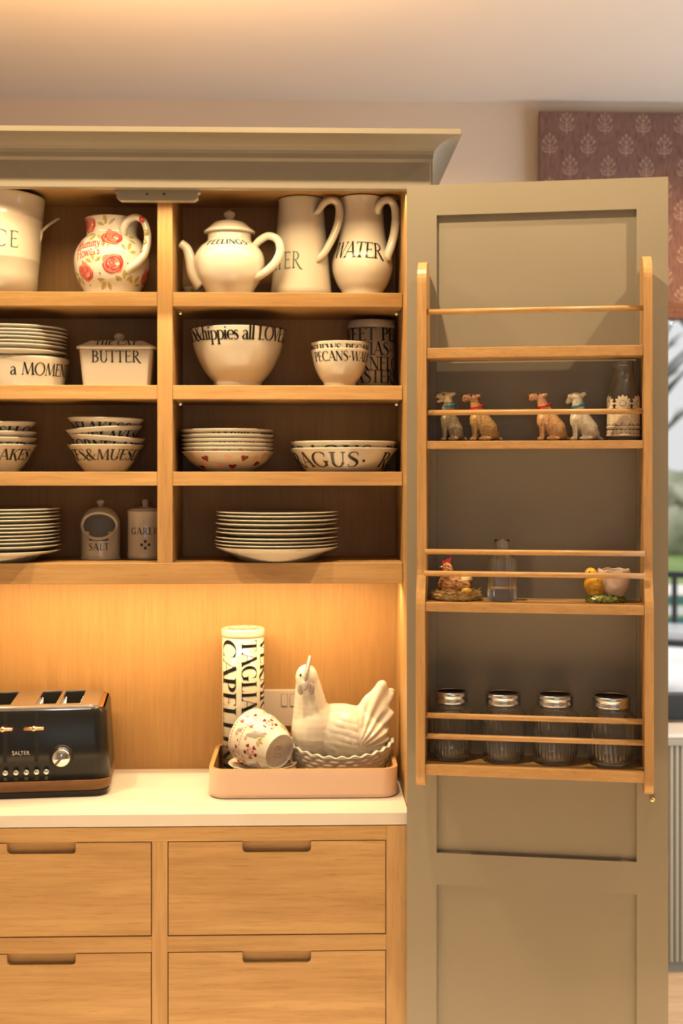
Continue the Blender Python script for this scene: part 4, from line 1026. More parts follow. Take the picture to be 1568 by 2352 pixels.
def tfront(polys, x, z, size, m, b, g=.0005):
    for f in polys: b.add([(x+u*size, yf(z+v*size)-g, z+v*size) for u, v in f], [tuple(range(len(f)))], m)
SILV = mat('silver_print', (.62, .58, .54), 0.35, metal=.6)
b = MB(); pol, w = text2d('SALTER', .17, .17, False, .10, 1.05); tfront(pol, tx(47), tz(1735), .0075, SILV, b); tfront(fan([(-.2, .1), (0, -.15), (.2, .1)], 1), tx(47), tz(1737.5), .006, SILV, b)
b.build('lettering', o)
for k, px in enumerate((13, 37, 60, 83, 105)):
    x, z = tx(px), tz(1775); b = MB()
    b.lathe([(0, .006), (.0045, .0055), (.0062, .003), (.0066, 0)], CHROME, 24, Matrix.Translation((x, yf(z), z)) @ Matrix.Rotation(PI/2, 4, 'X')); b.build('button', o)
    z = tz(1789); b = MB(); tfront([[(-.5, -.5), (.5, -.5), (.5, .5), (-.5, .5)]], x, z, .0068, mat('dim_symbol', (.12, .115, .11), .5) if k == 0 else bpy.data.materials['dim_symbol'], b); tfront([[(-.3, -.3), (.3, -.3), (.3, .3), (-.3, .3)]] if k % 2 else ring2d(0, 0, .28, .28, 0, 360, .12), x, z, .0068, BLACKM, b, .0008); b.build('symbol', o)
x, z = tx(139), tz(1743); M_ = Matrix.Translation((x, yf(z), z)) @ Matrix.Rotation(PI/2, 4, 'X')
b = MB(); b.lathe([(0, .001), (.025, .001), (.0255, 0)], BLACKG, 40, M_); b.build('dial', o)
b = MB(); b.lathe([(0, .014), (.0165, .0135), (.0185, .011), (.0195, .002), (.021, 0)], CHROME, 40, M_)
b.box(-.0025, .0025, -.016, .016, .013, .0175, CHROME, M_ @ Matrix.Rotation(-.75, 4, 'Z')); b.build('knob', o)

# wall socket
so = thing('wall_socket', (0, 0, 0), 'white double wall socket with two switches behind the cups and hen dish', 'socket')
p0, p1 = P(592, 1668, YB), P(741, 1582, YB)
b = MB(); b.box(p0.x, p1.x, YB-.0085, YB-.0005, p0.z, p1.z, PLASTIC); b.build('plate', so, bevel=.003)
for px in (653.5, 673):
    x, zc_ = P(px, 1606, YB).x, P(px, 1606, YB).z
    b = MB(); b.prism([(x+u, zc_+v) for u, v in rrect(.0072, .0138, .003)], YB-.0088, YB-.004, BLACKM, 'y'); q = b.build('switch_gap', so)
    b = MB(); b.prism([(x+u, zc_+v) for u, v in rrect(.0066, .0132, .003)], YB-.011, YB-.004, PLASTIC, 'y'); b.build('switch', so, bevel=.0008)
for base in (622, 712):
    b = MB()
    for dx, py, w, h in ((0, 1623, .0035, .0075), (11, 1645, .0062, .0035), (-11, 1645, .0062, .0035)):
        q = P(base+dx, py, YB); b.box(q.x-w/2, q.x+w/2, YB-.0083, YB-.006, q.z-h/2, q.z+h/2, BLACKG)
    b.build('pin_holes', so)

# tray
tx0, tx1, ty0, ty1 = P(477, 1800, .105).x, P(915.5, 1800, .105).x, .105, .362
tcx, tcy = (tx0+tx1)/2, (ty0+ty1)/2; hx, hy = (tx1-tx0)/2, (ty1-ty0)/2; TH = P(700, 1768, .105).z-ZWT
o = thing('serving_tray', (tcx, tcy, ZWT+.0005), 'pink lacquered tray with oak-lined inside holding the hen dish and cups', 'tray')
b = MB(); n8 = 10
loft(b, [(rrect(hx-.004, hy-.004, .036, n8), 0), (rrect(hx-.001, hy-.001, .038, n8), .003), (rrect(hx, hy, .038, n8), .01), (rrect(hx, hy, .038, n8), TH)], PINKTRAY, True, True, False); b.build('outer_wall', o)
OAKT = oak('tray_oak', 0, (.50, .29, .12), (.58, .35, .16), .35)
b = MB()
loft(b, [(rrect(hx, hy, .038, n8), TH), (rrect(hx-.009, hy-.009, .029, n8), TH), (rrect(hx-.009, hy-.009, .029, n8), .007)], OAKT, False, False, True); b.build('lining', o)
ZT = ZWT+.008
# spaghetti tin
cx, Y = 558, .305
s = sc(cx, Y); zj = lambda y: CAM.z+(HOR-y)*s-ZT
o = thing('spaghetti_tin', at(cx, Y, ZT), 'tall cylindrical tin with pasta names running down it, standing in the tray', 'tin')
out = [(48*s, 0), (48*s, zj(1461))]
b = MB(); b.lathe([(0, 0)]+out+[(0, zj(1461))], ENAMEL, 72)
fc = face(cx, Y)
for t_, phi, h, z in (('CAPELLINI', -1.18, .039, 1556), ('TAGLIATELLE', -.06, .0345, 1585), ('VERMICELLI', .93, .036, 1562), ('SPAGHETTI', 2.0, .03, 1560)):
    pol, w = text2d(t_, .17, .03, True, .05, 1.28 if t_[0] == 'C' else 1.06)
    top = zj(1466); q = [[(x+w/2, y) for x, y in f] for f in pol]
    c = []
    for f in q:
        vs = []
        for x, y in f:
            z_ = top-x*h
            a = fc+phi+y*h/(48*s); r = 48*s+.0006
            if z_ < .002: break
            vs.append((r*math.sin(a), -r*math.cos(a), z_))
        if len(vs) == len(f): b.add(vs, [tuple(range(len(vs)))], INK, True)
b.build('body', o)
b = MB(); b.lathe([(0, zj(1461)), (48.5*s, zj(1461)), (50*s, zj(1458)), (50*s, zj(1446)), (48.6*s, zj(1443)), (46*s, zj(1442)), (45*s, zj(1443.5)), (0, zj(1443.5))], ENAMEL, 72)
for k in range(7):
    pol, w = text2d('PASTA'[k % 5], .16, .05, True); a = k*.9
    for f in pol: b.add([(math.sin(a)*.03+x*.012, -math.cos(a)*.03+y*.012, zj(1443.5)+.0005) for x, y in f], [tuple(range(len(f)))], INK)
b.build('lid', o)

# saucers and tipped cups
cx, Y = 602, .194
s = sc(cx, Y); zsau = ZT
R = .0735
base = at(cx, Y, 0)
for k in range(2):
    pr = [(R*.5, 0), (R*.52, .003), (R*.8, .011), (R*.98, .021), (R, .0225), (R*.985, .0235)]
    b = MB(); b.lathe([(0, .003), (R*.48, .003), (R*.49, 0)]+pr+[(R*.8, .0145), (R*.55, .0068), (0, .006)], CREAMW, 64)
    if k == 1:
        top = [(R*.985, .0238), (R*.8, .0148), (R*.55, .0071)]
        for ph in (-1.15, 1.05, -2.2, 2.4):
            for j in range(6): wrap(b, HEART, top, ph+.12*math.cos(j*1.05), .0165+.0035*math.sin(j*1.05), .009, REDM if j % 2 else DPINK, j*1.05, .0006)
            for j in (-1, 1): wrap(b, LEAF, top, ph+.33*j, .017, .016, LEAFM, j*1.2, .0006)
    tag(b.build('saucer', loc=(base.x+.001*k, base.y, zsau+.0095*k+(.016 if k else .0))), ('upper saucer, decorated with red heart flowers, under the tipped cups' if k else 'lower saucer of the pair under the tipped cups in the tray'), 'saucer', 'saucers in the tray')
def cup(label, shift, loc, name='cup'):
    out = spline([(.038, 0), (.0395, .003), (.042, .009), (.050, .026), (.0555, .046), (.0585, .064), (.0592, .069)], 6)
    b = MB(); b.lathe(shell(out, .003, .012)[1:], CREAMW, 72); b.lathe([(0, .007), (.033, .007), (.035, .001), (.038, 0)], CREAMW, 56)
    RIM = math.radians(1)
    for k in range(56): wrap(b, oval(.5, .33, 8), out, 2*PI*k/56, .0645, .0042, PINKM, .5, .0005)
    def flower(phi, z, k=1.0):
        for j in range(5):
            a = j*2*PI/5; r = .0125*k; wrap(b, HEART, out, phi+r*math.cos(a)/.052, z+r*math.sin(a), .0085*k, REDM, a+PI/2+PI, .0006)
            wrap(b, HEART, out, phi+.006*k*math.cos(a+.6)/.05, z+.006*k*math.sin(a+.6), .0055*k, DPINK if j % 2 else PINKM, a, .0006)
    for k, ph in enumerate((.2, 1.75, 3.3, 4.8)):
        flower(ph, .034)
        for dz, dp, m_ in ((.052, -.42, PINKM), (.055, .35, PINKM), (.020, .5, PINKM)): wrap(b, HEART, out, ph+dp, dz, .0075, m_, dp, .0006)
        wrap(b, fan([(-.12, -.5), (.1, -.5), (.2, 0), (.06, .5), (-.06, .5), (-.22, 0)], 2), out, ph+.78, .036, .042, GREYP, -.5, .0006)
        wrap(b, HEART, out, ph+.6, .055, .009, DPINK, .4, .0008)
        for j in (-1, 0, 1): wrap(b, LEAF, out, ph+.95+.12*j, .018+.004*abs(j), .013, LEAFM, j*.8, .0006)
    # printed back stamp on the foot
    g = Glyphs(.06, .05, False); g.C([(-.5, .5, .04), (-.2, .8, .05), (.2, .95, .04), (.5, .9, .05), (.55, .6, .04), (.2, .5, .05), (-.2, .42, .04), (-.4, .2, .04)])
    for yy, ww in ((.0, .5), (-.2, .62), (-.4, .4)):
        x = -ww
        while x < ww: g.S(x, yy, min(x+.16, ww), yy, .075); x += .22
    for f in g.q: b.add([(x*.019, -y*.019+.002, .0066) for x, y in f], [tuple(range(len(f)))], GREYP)
    q = b.build(name); 
    ax = Vector((-.66, .72, .22)).normalized()                     # from foot to rim
    e1 = ax.cross(Vector((0, 0, 1))).normalized(); e2 = e1.cross(ax)
    Mx = Matrix(((e1.x, e2.x, ax.x), (e1.y, e2.y, ax.y), (e1.z, e2.z, ax.z))).to_4x4()
    q.matrix_world = Matrix.Translation(Vector(loc)+ax*shift) @ Mx
    return tag(q, label, 'cup', 'tipped cups in the tray')
foot = P(642, 1727, .155)
cup('front cup lying tipped with its footed base and stamp facing out', 0.0, foot)
cup('rear cup nested over the tipped one, its pink-dashed rim toward the tall tin', .030, foot)

# hen on nest dish
cx, Y = 783, .232
s = sc(cx, Y); hz = lambda y: CAM.z+(HOR-y)*s-ZT
o = thing('hen_dish', at(cx, Y, ZT), 'white ceramic hen sitting on a basket-weave dish in the tray', 'dish')
N1, N2 = 264, 63
vs, fs = [], []
rimx, rimy, botx, boty = 121*s, .078, 86*s, .058
zr = hz(1702)
def basket(a, t, inset=0.0):
    ca, sa = math.sin(a), -math.cos(a)
    k = t**.75; rx = botx+(rimx-botx)*k-inset; ry = boty+(rimy-boty)*k-inset
    zt = zr-.018*max(0, -sa)**1.5+.006*abs(ca)**6-.006*max(0, sa) + .0022*math.cos(a*26)*t**7
    weave = 0
    if inset == 0 and t < .94:          # bulging strands, staggered row by row
        r_ = int(t*8); u = (a/(2*PI)*22+(r_ % 2)*.5) % 1; v = t*8-r_
        weave = .0034*math.sin(u*PI)**.7*math.sin(v*PI)**.7
    elif inset == 0: weave = .0022*math.sin((t-.94)/.06*PI)
    return (ca*(rx+weave), sa*(ry+weave), zt*t)
prof_t = [i/N2 for i in range(N2+1)]
for t in prof_t:
    for i in range(N1): vs.append(basket(2*PI*i/N1, t))
for t in (1.0, .6, .12):
    for i in range(N1):
        p = basket(2*PI*i/N1, t, .006); vs.append(p)
rows_ = N2+1+3
for r in range(rows_-1):
    for i in range(N1): fs.append((r*N1+i, r*N1+(i+1) % N1, (r+1)*N1+(i+1) % N1, (r+1)*N1+i))
fs.append(tuple(range(N1))); fs.append(tuple(range((rows_-1)*N1, rows_*N1)))
b = MB(); b.add(vs, fs, CREAMW, True); b.build('basket', o)
X = lambda px: (px-cx)*s
def E(px, py, y, rx, ry, rz, rot=None):
    if rot is None: return ('e', (X(px), y, hz(py)), (rx*s, ry, rz*s))
    return ('e', (0, 0, 0), (rx*s, ry, rz*s), Matrix.Translation((X(px), y, hz(py))) @ Matrix.Rotation(rot, 4, 'Y'))
hp = [E(775, 1682, 0, 104, .062, 66), E(722, 1672, -.012, 54, .052, 72), E(800, 1690, 0, 95, .062, 52),
      ('c', (X(716), -.012, hz(1650)), (X(706), -.030, hz(1556)), 46*s, 27*s), E(704, 1550, -.034, 26, .026, 30), E(701, 1566, -.05, 14, .016, 18),
      ('c', (X(838), .0, hz(1668)), (X(876), .004, hz(1584)), 44*s, 19*s, .62), ('c', (X(850), .0, hz(1690)), (X(889), .008, hz(1600)), 40*s, 16*s, .6), ('c', (X(845), .0, hz(1700)), (X(884), .0, hz(1640)), 40*s, 20*s, .7), ('c', (X(860), .025, hz(1680)), (X(896), .03, hz(1598)), 28*s, 13*s, .5)]
me = blob(hp, .0024, smooth=8)
def feathers(c, n):
    x, y, z = c; px = x/s+cx; py = HOR-(z+ZT-CAM.z)/s
    if px > 820 and py < 1715:         # tail feathers: ridges fanning out
        u = math.atan2(py-1710, px-815); return c+n*.0022*math.sin(u*26)*min(1, (px-820)/25)
    if 735 < px and 1632 < py:         # wing: staggered rows of overlapping feathers
        u = (px-735)*.95+(1720-py)*.4; v = (py-1632)-(px-735)*.28; r_ = math.floor(v/15)
        uu = (u/38+(r_ % 2)*.5) % 1; vv = v/15-r_
        return c+n*.0026*(math.sin(vv*PI)**.6)*(.25+.75*uu)*min(1, (px-735)/40)*min(1, (py-1632)/15)
    return c
disp(me, feathers)
hb = mesh_obj('hen', me, [CREAMW], o)
COMBM = noisy(mat('grey_comb', (.34, .30, .30), .25), (.20, .17, .17), (.60, .55, .52), nscale=700)
b = MB(); b.tube([(X(a_), y_, hz(q)) for a_, y_, q in spline([(701, -.064, 1556), (702, -.062, 1545), (705, -.056, 1532), (708, -.045, 1518), (711, -.034, 1504)], 4)], [r*s for r, in spline([(2.2,), (4.4,), (5,), (5,), (3.6,)], 4)], COMBM, 12, fx=2.2); b.build('comb', hb)
b = MB(); b.lathe([(0, .022), (.0035, .018), (.009, .007), (.0105, 0), (0, -.004)], GREYP, 20, Matrix.Translation((X(700), -.060, hz(1559))) @ Matrix.Rotation(math.radians(128), 4, 'X')); b.build('beak', hb)
for px in (690.5, 715):
    b = MB(); b.ball((X(px), -.058, hz(1572)), (.0068, .0045, .0125), COMBM); b.build('wattle', hb)
for px, yy in ((690, -.055), (716.5, -.052)):
    b = MB(); b.ball((X(px), yy, hz(1541)), (.0022, .002, .0032), BLACKM); b.build('eye', hb)
# ================================================================== things on the door rack
def rk_at(px, n, z):               # world point over the rack shelf, seen at picture column px
    u = DP(px, HOR, n)[0]; return dworld(u, n, z)
def rsc(px, n): return dsc(px, n)
S2, S3, S4 = SHD[1][0], SHD[2][0], SHD[3][0]
def facer(p): return math.atan2(CAM.x-p.x, p.y-CAM.y)

# glass jars with screw lids
def jar(px, label, y0, ytop, wpx):
    n = .046; p = rk_at(px, n, S4+.0006); s = rsc(px, n); zj = lambda y: CAM.z+(HOR-y)*s-S4
    o = thing('glass_jar', p, label, 'jar', 'ribbed glass jars on the lowest rack shelf')
    hh = zj(ytop+30); w = wpx*s
    rim = lambda k: w*k
    o_pr = [(0, .0), (rim(.38), 0), (rim(.42), .003), (rim(.445), .012), (rim(.485), hh*.70), (rim(.488), hh*.78), (rim(.48), hh*.84), (rim(.42), hh*.90), (rim(.36), hh*.935), (rim(.345), hh), (rim(.345), zj(ytop+8))]
    i_pr = [(rim(.325), zj(ytop+8)), (rim(.325), hh), (rim(.34), hh*.93), (rim(.40), hh*.885), (rim(.462), hh*.83), (rim(.468), hh*.77), (rim(.42), .014), (rim(.36), .009), (0, .0075)]
    op = o_pr[:2]+spline(o_pr[1:], 5)[1:]; ip = spline(i_pr, 5)
    rip = lambda a, z: (.017*math.cos(a*32) if .012 < z < hh*.72 else 0)
    b = MB(); b.lathe(op+ip, GLASS, 224, ripple=lambda a, z: rip(a, z)); b.build('glass', o)
    l0, l1 = zj(ytop+30), zj(ytop+4); r = rim(.365)
    b = MB(); b.lathe([(r*.97, l0), (r*1.03, l0+.0015), (r*1.03, l0+.006), (r*.985, l0+.008), (r*.985, l0+.011), (r*1.02, l0+.013), (r*1.02, l1-.002), (r*.99, l1), (r*.87, l1), (r*.86, l1-.001)], STEEL, 72, ripple=lambda a, z: .004*math.cos(a*72) if l0+.012 < z < l1-.001 else 0); b.build('screw_band', o)
    b = MB(); b.lathe([(0, l1-.0035), (r*.80, l1-.0035), (r*.86, l1-.0012), (r*.87, l1-.002), (r*.8, l1-.0045), (0, l1-.0045)], DARKMET, 48); b.build('lid_disc', o)
jar(1036, 'ribbed glass jar with silver screw lid, first one from the cabinet side of the rack', 1752, 1583, 103)
jar(1155, 'ribbed glass jar with silver screw lid, second from the cabinet side of the rack', 1755, 1587, 109)
jar(1274, 'ribbed glass jar with silver screw lid, third from the cabinet side of the rack', 1758, 1590, 112)
jar(1403, 'ribbed glass jar with silver screw lid, the one at the window end of the shelf', 1762, 1594, 117)

# fluted carafe
n = .06; px = 1152.5; p = rk_at(px, n, S3+.0003); s = rsc(px, n); zj = lambda y: CAM.z+(HOR-y)*s-S3
hb_ = zj(1283)
opr = [(0, 0), (30*s, 0), (32.5*s, .003)]+[(32.8*s, .006+(hb_-.006)*i/6) for i in range(7)]+spline([(32.8*s, hb_), (30*s, zj(1278)), (20*s, zj(1271)), (16.5*s, zj(1264)), (16*s, zj(1250)), (17*s, zj(1245)), (18*s, zj(1242)), (17*s, zj(1239.5))], 4)
ipr = [(15*s, zj(1240)), (14*s, zj(1250)), (14.4*s, zj(1264)), (18*s, zj(1273)), (28*s, zj(1281)), (30*s, zj(1286)), (30*s, .024), (29*s, .022), (0, .021)]
b = MB(); b.lathe(opr+ipr, GLASS, 192, ripple=lambda a, z:   .022*math.cos(a*24) if .005 < z < hb_+.001 else 0)
tag(b.build('glass_carafe', loc=p), 'small ribbed glass carafe with narrow neck between the nest hen and the chick cup', 'bottle')

# milk bottle with crochet sleeve
n = .034; px = 1431.5; p = rk_at(px, n, S2+.0006); s = rsc(px, n); zj = lambda y: CAM.z+(HOR-y)*s-S2
o = thing('milk_bottle', p, 'clear glass milk bottle wearing a cream crochet lace sleeve', 'bottle')
opr = [(0, 0), (33*s, 0)]+spline([(33*s, 0), (36*s, .005), (36.8*s, .02), (36.8*s, zj(920)), (36*s, zj(905)), (30*s, zj(885)), (24*s, zj(868)), (22*s, zj(852)), (23*s, zj(847)), (22.5*s, zj(843)), (24*s, zj(839)), (24*s, zj(834)), (22.5*s, zj(832))], 5)
ipr = spline([(20*s, zj(833)), (20*s, zj(852)), (22*s, zj(868)), (28*s, zj(886)), (34*s, zj(906)), (35*s, zj(920)), (35*s, .018), (33*s, .008)], 5)+[(0, .007)]
b = MB(); b.lathe(opr+ipr, GLASS, 72); b.build('glass', o)
b = MB(); fc = facer(p); RL = 37.4*s; cyl = [(RL, 0), (RL, zj(890))]
def lace(polys, phi, y, size, rot=0): wrap(b, polys, cyl, phi, zj(y), size, LACE, rot, .0005)
NF = 6
for k in range(NF):
    a = fc-.05+2*PI*k/NF
    for j in range(12): t = 2*PI*j/12; lace(oval(.155, .085, 8, .30*math.cos(t), .30*math.sin(t), t), a, 929, .0355)
    lace(oval(.14, .14, 12), a, 929, .0355)
    for sg in (-1, 1): lace(oval(.42, .6, 14), a+sg*2*PI/NF/4, 964, .020); lace(ring2d(0, 0, .52, .72, 0, 360, .10), a+sg*2*PI/NF/4, 964, .020)
    for j in range(-2, 3): lace([[(-.03, -.5), (.03, -.5), (.03+.2*j, .5), (-.03+.2*j, .5)]], a, 953, .010)
NB = 24
for k in range(NB):
    a = 2*PI*k/NB; lace(oval(.5, .5, 10), a, 993, .0085)
    for rr in (0,): lace([[(-.1, -.5), (.1, -.5), (.1, .5), (-.1, .5)]], a+PI/NB, 946, .009)
def hoop(y, w):
    z = zj(y); b.lathe([(RL, z-w), (RL+.0012, z-w*.5), (RL+.0012, z+w*.5), (RL, z+w)], LACE, 72)
hoop(982, .0022); hoop(1001, .0026); hoop(948, .0014); hoop(985.5, .001)
b.build('lace_sleeve', o)

# terrier figurines, all looking along the shelf
def dog(px0, px1, ytop, label, body, head, col, parts, cut, collar, extra):
    """px0..px1 picture width; parts in picture units relative to (px0, shelf)"""
    n = .045; pc = (px0+px1)/2; p = rk_at(pc, n, S2+.0006); s = rsc(pc, n); yb = HOR-(S2-CAM.z)/s
    o = thing('terrier_figurine', p, label, 'figurine', 'seated terrier figurines on the rack')
    X = lambda x: (x-pc)*s; Z = lambda y: (yb-y-(yb-1011.5))*s
    lst = []
    for q in parts:
        if q[0] == 'e':
            M_ = Matrix.Translation((X(q[1]), q[3]*s, Z(q[2]))) @ Matrix.Rotation(q[7] if len(q) > 7 else 0, 4, 'Y'); lst.append(('e', (0, 0, 0), (q[4]*s, q[5]*s, q[6]*s), M_))
        else: lst.append(('c', (X(q[1]), q[3]*s, max(Z(q[2]), q[7]*s)), (X(q[4]), q[6]*s, max(Z(q[5]), q[8]*s)), q[7]*s, q[8]*s))
    me = blob(lst, .00125, smooth=4)
    def fur(c, nn):
        c = c+nn*.0005*noise.noise(c*260); c.z = max(c.z, 0); return c
    disp(me, fur)
    ze = Z(cut)
    d = mesh_obj('body', me, [body, head], o, paint=lambda c: 1 if c.z > ze else 0)
    (cx0, cy0), (cx1, cy1), cr_, tilt = collar
    b = MB(); cc = Vector((X((cx0+cx1)/2), collar_y(parts)*s, Z((cy0+cy1)/2))); ang = math.atan2((cy0-cy1), cx1-cx0)
    b.lathe([(cr_*s*.9, -3.2*s), (cr_*s*1.06, -3.2*s), (cr_*s*1.1, 0), (cr_*s*1.06, 3.2*s), (cr_*s*.9, 3.2*s)], col, 32, Matrix.Translation(cc) @ Matrix.Rotation(-ang, 4, 'Y')); b.build('collar', o)
    for nm, kind, (x, y, dy), r, m_ in extra:
        b = MB(); b.ball((X(x), dy*s, Z(y)), r if isinstance(r, float) else tuple(k*s for k in r), m_) if not isinstance(r, float) else b.ball((X(x), dy*s, Z(y)), r*s, m_); b.build(nm, o)
    return o
def collar_y(parts): return 0
def seated(x, w=1.0):
    """x = picture column of the chest's front; the shelf is at row 1010"""
    k = lambda d: x+d*w
    return [('e', k(19), 962, 0, 20*w, 16, 27, .15), ('c', k(17), 937, 0, k(20), 962, 0, 12.5, 18*w), ('c', k(22), 945, 0, k(42), 986, 0, 13, 23*w), ('e', k(42), 990, -10, 21*w, 10, 20, 0), ('e', k(50), 996, 0, 18*w, 18, 15),
            ('c', k(9), 962, -9, k(9), 1004, -9, 8.5, 5.5), ('c', k(16), 962, 9, k(17), 1004, 9, 8.5, 5.5), ('e', k(6), 1007, -9, 8, 6, 4.5), ('e', k(14), 1007, 9, 8, 6, 4.5), ('e', k(33), 1006, -15, 16*w, 7, 5), ('c', k(62), 1003, 0, k(72), 1008, -4, 5, 3.5)]
def headp(x, y, nx=0):              # x, y: front of the muzzle and its top, dog looks left
    return [('c', x+8, y+8, 0, x+20, y+8, 0, 8, 9.5), ('e', x+7, y+14, 0, 6.5, 6, 5.5), ('e', x+28, y+9, 0, 13, 11.5, 10), ('e', x+20, y+3, 0, 5, 9, 3.5), ('c', x+29, y+12, 0, x+35+nx, y+42, 0, 11.5, 14.5), ('e', x+36, y+5, -10.5, 7.5, 3, 4.5, -.3), ('e', x+36, y+5, 10.5, 7.5, 3, 4.5, -.3)]
dog(1000, 1072, 898, 'grey-brown terrier figurine with open mouth and teal collar, beside the rack side panel', DOGGREY, DOGHEADG, BLUEC,
    seated(1012, .80)+[('c', 1005, 908, 0, 1020, 908, 0, 5.5, 8.5), ('c', 1006, 921, 0, 1018, 917, 0, 4, 6), ('e', 1027, 908, 0, 13, 11.5, 9.5), ('e', 1018, 901, 0, 5, 8, 3.5), ('c', 1027, 911, 0, 1033, 945, 0, 11, 14), ('e', 1037, 904, -9.5, 9, 3, 5, -.15), ('e', 1037, 904, 9.5, 9, 3, 5, -.15)], 922, ((1017, 934), (1046, 927), 14.5, 0), [('nose', 'b', (1000.5, 906, 0), (2.2, 2.4, 2.4), BLACKM), ('eye', 'b', (1017, 904, -9), (2.2, 1.6, 2.2), BLACKM), ('eye', 'b', (1017, 904, 9), (2.2, 1.6, 2.2), BLACKM)])
dog(1060, 1152, 902, 'golden speckled terrier figurine with red collar next to the grey one', DOGGOLD, DOGHEADR, REDC,
    seated(1079)+headp(1060, 904), 924, ((1081, 938), (1109, 930), 15.5, 0), [('nose', 'b', (1060.5, 908, 0), (2.4, 2.8, 2.8), BLACKM), ('eye', 'b', (1080, 907, -9.5), (2.2, 1.6, 2.2), BLACKM)])
dog(1213, 1310, 899, 'tan terrier figurine with red collar leaning against the white one', DOGTAN, DOGHEADT, REDC,
    seated(1233, 1.04)+headp(1213, 902, 3), 922, ((1236, 936), (1266, 927), 16, 0), [('nose', 'b', (1213.5, 906, 0), (2, 2.6, 2.6), DOGHEADR), ('eye', 'b', (1232, 905, -10), (2.2, 1.6, 2.2), BLACKM)])
dog(1302, 1385, 902, 'white terrier figurine with teal collar, head turned away, beside the tan one', DOGWHITE, DOGWHITE, BLUEC,
    seated(1309, 1.0)+[('e', 1323, 911, 2, 17, 13, 10.5), ('c', 1312, 914, 10, 1307, 921, 16, 8, 6), ('c', 1325, 914, 2, 1329, 946, 0, 13, 15), ('e', 1337, 906, -6, 8, 4, 5.5, -.5), ('e', 1308, 910, -2, 6, 5, 6)], 880, ((1315, 935), (1341, 928), 16, 0), [])

# hen in a straw nest
n = .053; pc = 1048; p = rk_at(pc, n, S3+.0006); s = rsc(pc, n); yb = HOR-(S3-CAM.z)/s
o = thing('hen_ornament', p, 'small brown feathered hen sitting in a straw nest with a yellow egg', 'ornament')
X = lambda x: (x-pc)*s; Z = lambda y: (yb-y)*s
b = MB(); R = random.Random(4); rx, ry = 46*s, 34*s
for k in range(48):
    pass
ring = [(rx*math.cos(2*PI*k/40), ry*math.sin(2*PI*k/40), 9*s) for k in range(41)]
b.tube(ring, 9*s, STRAW, 10, caps=False)
for k in range(560):
    a = R.uniform(0, 2*PI); c = Vector((rx*math.cos(a), ry*math.sin(a), 10*s)); t = Vector((-math.sin(a), math.cos(a)*.75, 0)); w = R.uniform(0, 2*PI)
    q = c+Vector((math.cos(a)*math.cos(w), math.sin(a)*math.cos(w), math.sin(w)))*9.5*s; q.z = max(q.z, .0015)
    d = (t*R.choice((-1, 1))+Vector((math.cos(a)*math.cos(w), math.sin(a)*math.cos(w), math.sin(w)))*R.uniform(-.15, .5)+Vector((0, 0, R.uniform(-.15, .2)))).normalized()*R.uniform(10, 19)*s
    e = q+d; e.z = max(e.z, .001); b.tube([q-d*.3, e], [.9*s, .35*s], STRAW, 4)
q = b.build('straw_nest', o)
disp(q.data, lambda c, nn: (c.x, c.y, max(c.z, .0002)))
me = blob([('e', (X(1045), 0, Z(1350)), (38*s, 27*s, 27*s)), ('e', (X(1030), 0, Z(1345)), (25*s, 22*s, 27*s)), ('c', (X(1028), 0, Z(1335)), (X(1027), -2*s, Z(1308)), 19*s, 12*s), ('e', (X(1026), -2*s, Z(1302)), (11*s, 9*s, 10*s)), ('c', (X(1062), 0, Z(1342)), (X(1080), 0, Z(1328)), 17*s, 8*s), ('e', (X(1045), 0, Z(1368)), (36*s, 25*s, 14*s))], .0012, smooth=4)
disp(me, lambda c, nn: c+nn*.0013*noise.noise(Vector((c.x*150+c.z*90, c.y*120, c.z*260))) if c.z > .004 else (c.x, c.y, max(c.z, .0006)))
hb2 = mesh_obj('hen', me, [FEATHER, FEATHERL], o, paint=lambda c: 1 if (c.x > X(1058) and c.z > Z(1332)) or (c.z > Z(1330) and noise.noise(c*300) > .25) else 0)
b = MB(); b.prism([(X(x), Z(y)) for x, y in ((1016, 1298), (1015, 1291), (1019, 1287), (1023, 1289), (1026, 1283), (1030, 1285), (1035, 1279), (1035, 1288), (1031, 1296), (1024, 1299))], -3*s, 3*s-.002, RED, 'y'); b.build('comb', hb2, bevel=.0008)
b = MB(); b.ball((X(1020), -5*s, Z(1308)), (5*s, 6*s, 6*s), RED); b.ball((X(1022), -7*s, Z(1317)), (4*s, 3*s, 5*s), RED); b.build('wattle', hb2)
b = MB(); b.ball((X(1028), -11*s, Z(1301)), (2*s, 1.6*s, 2*s), BLACKM); b.build('eye', hb2)
b = MB(); b.lathe([(0, .006), (.0022, 0), (0, -.001)], STRAW, 10, Matrix.Translation((X(1015), -3*s, Z(1302))) @ Matrix.Rotation(-PI/2-.2, 4, 'Y')); b.build('beak', hb2)
b = MB(); b.ball((X(1067), -33*s, Z(1357)), (13*s, 9.5*s, 9.5*s), EGGY); b.build('egg', o)

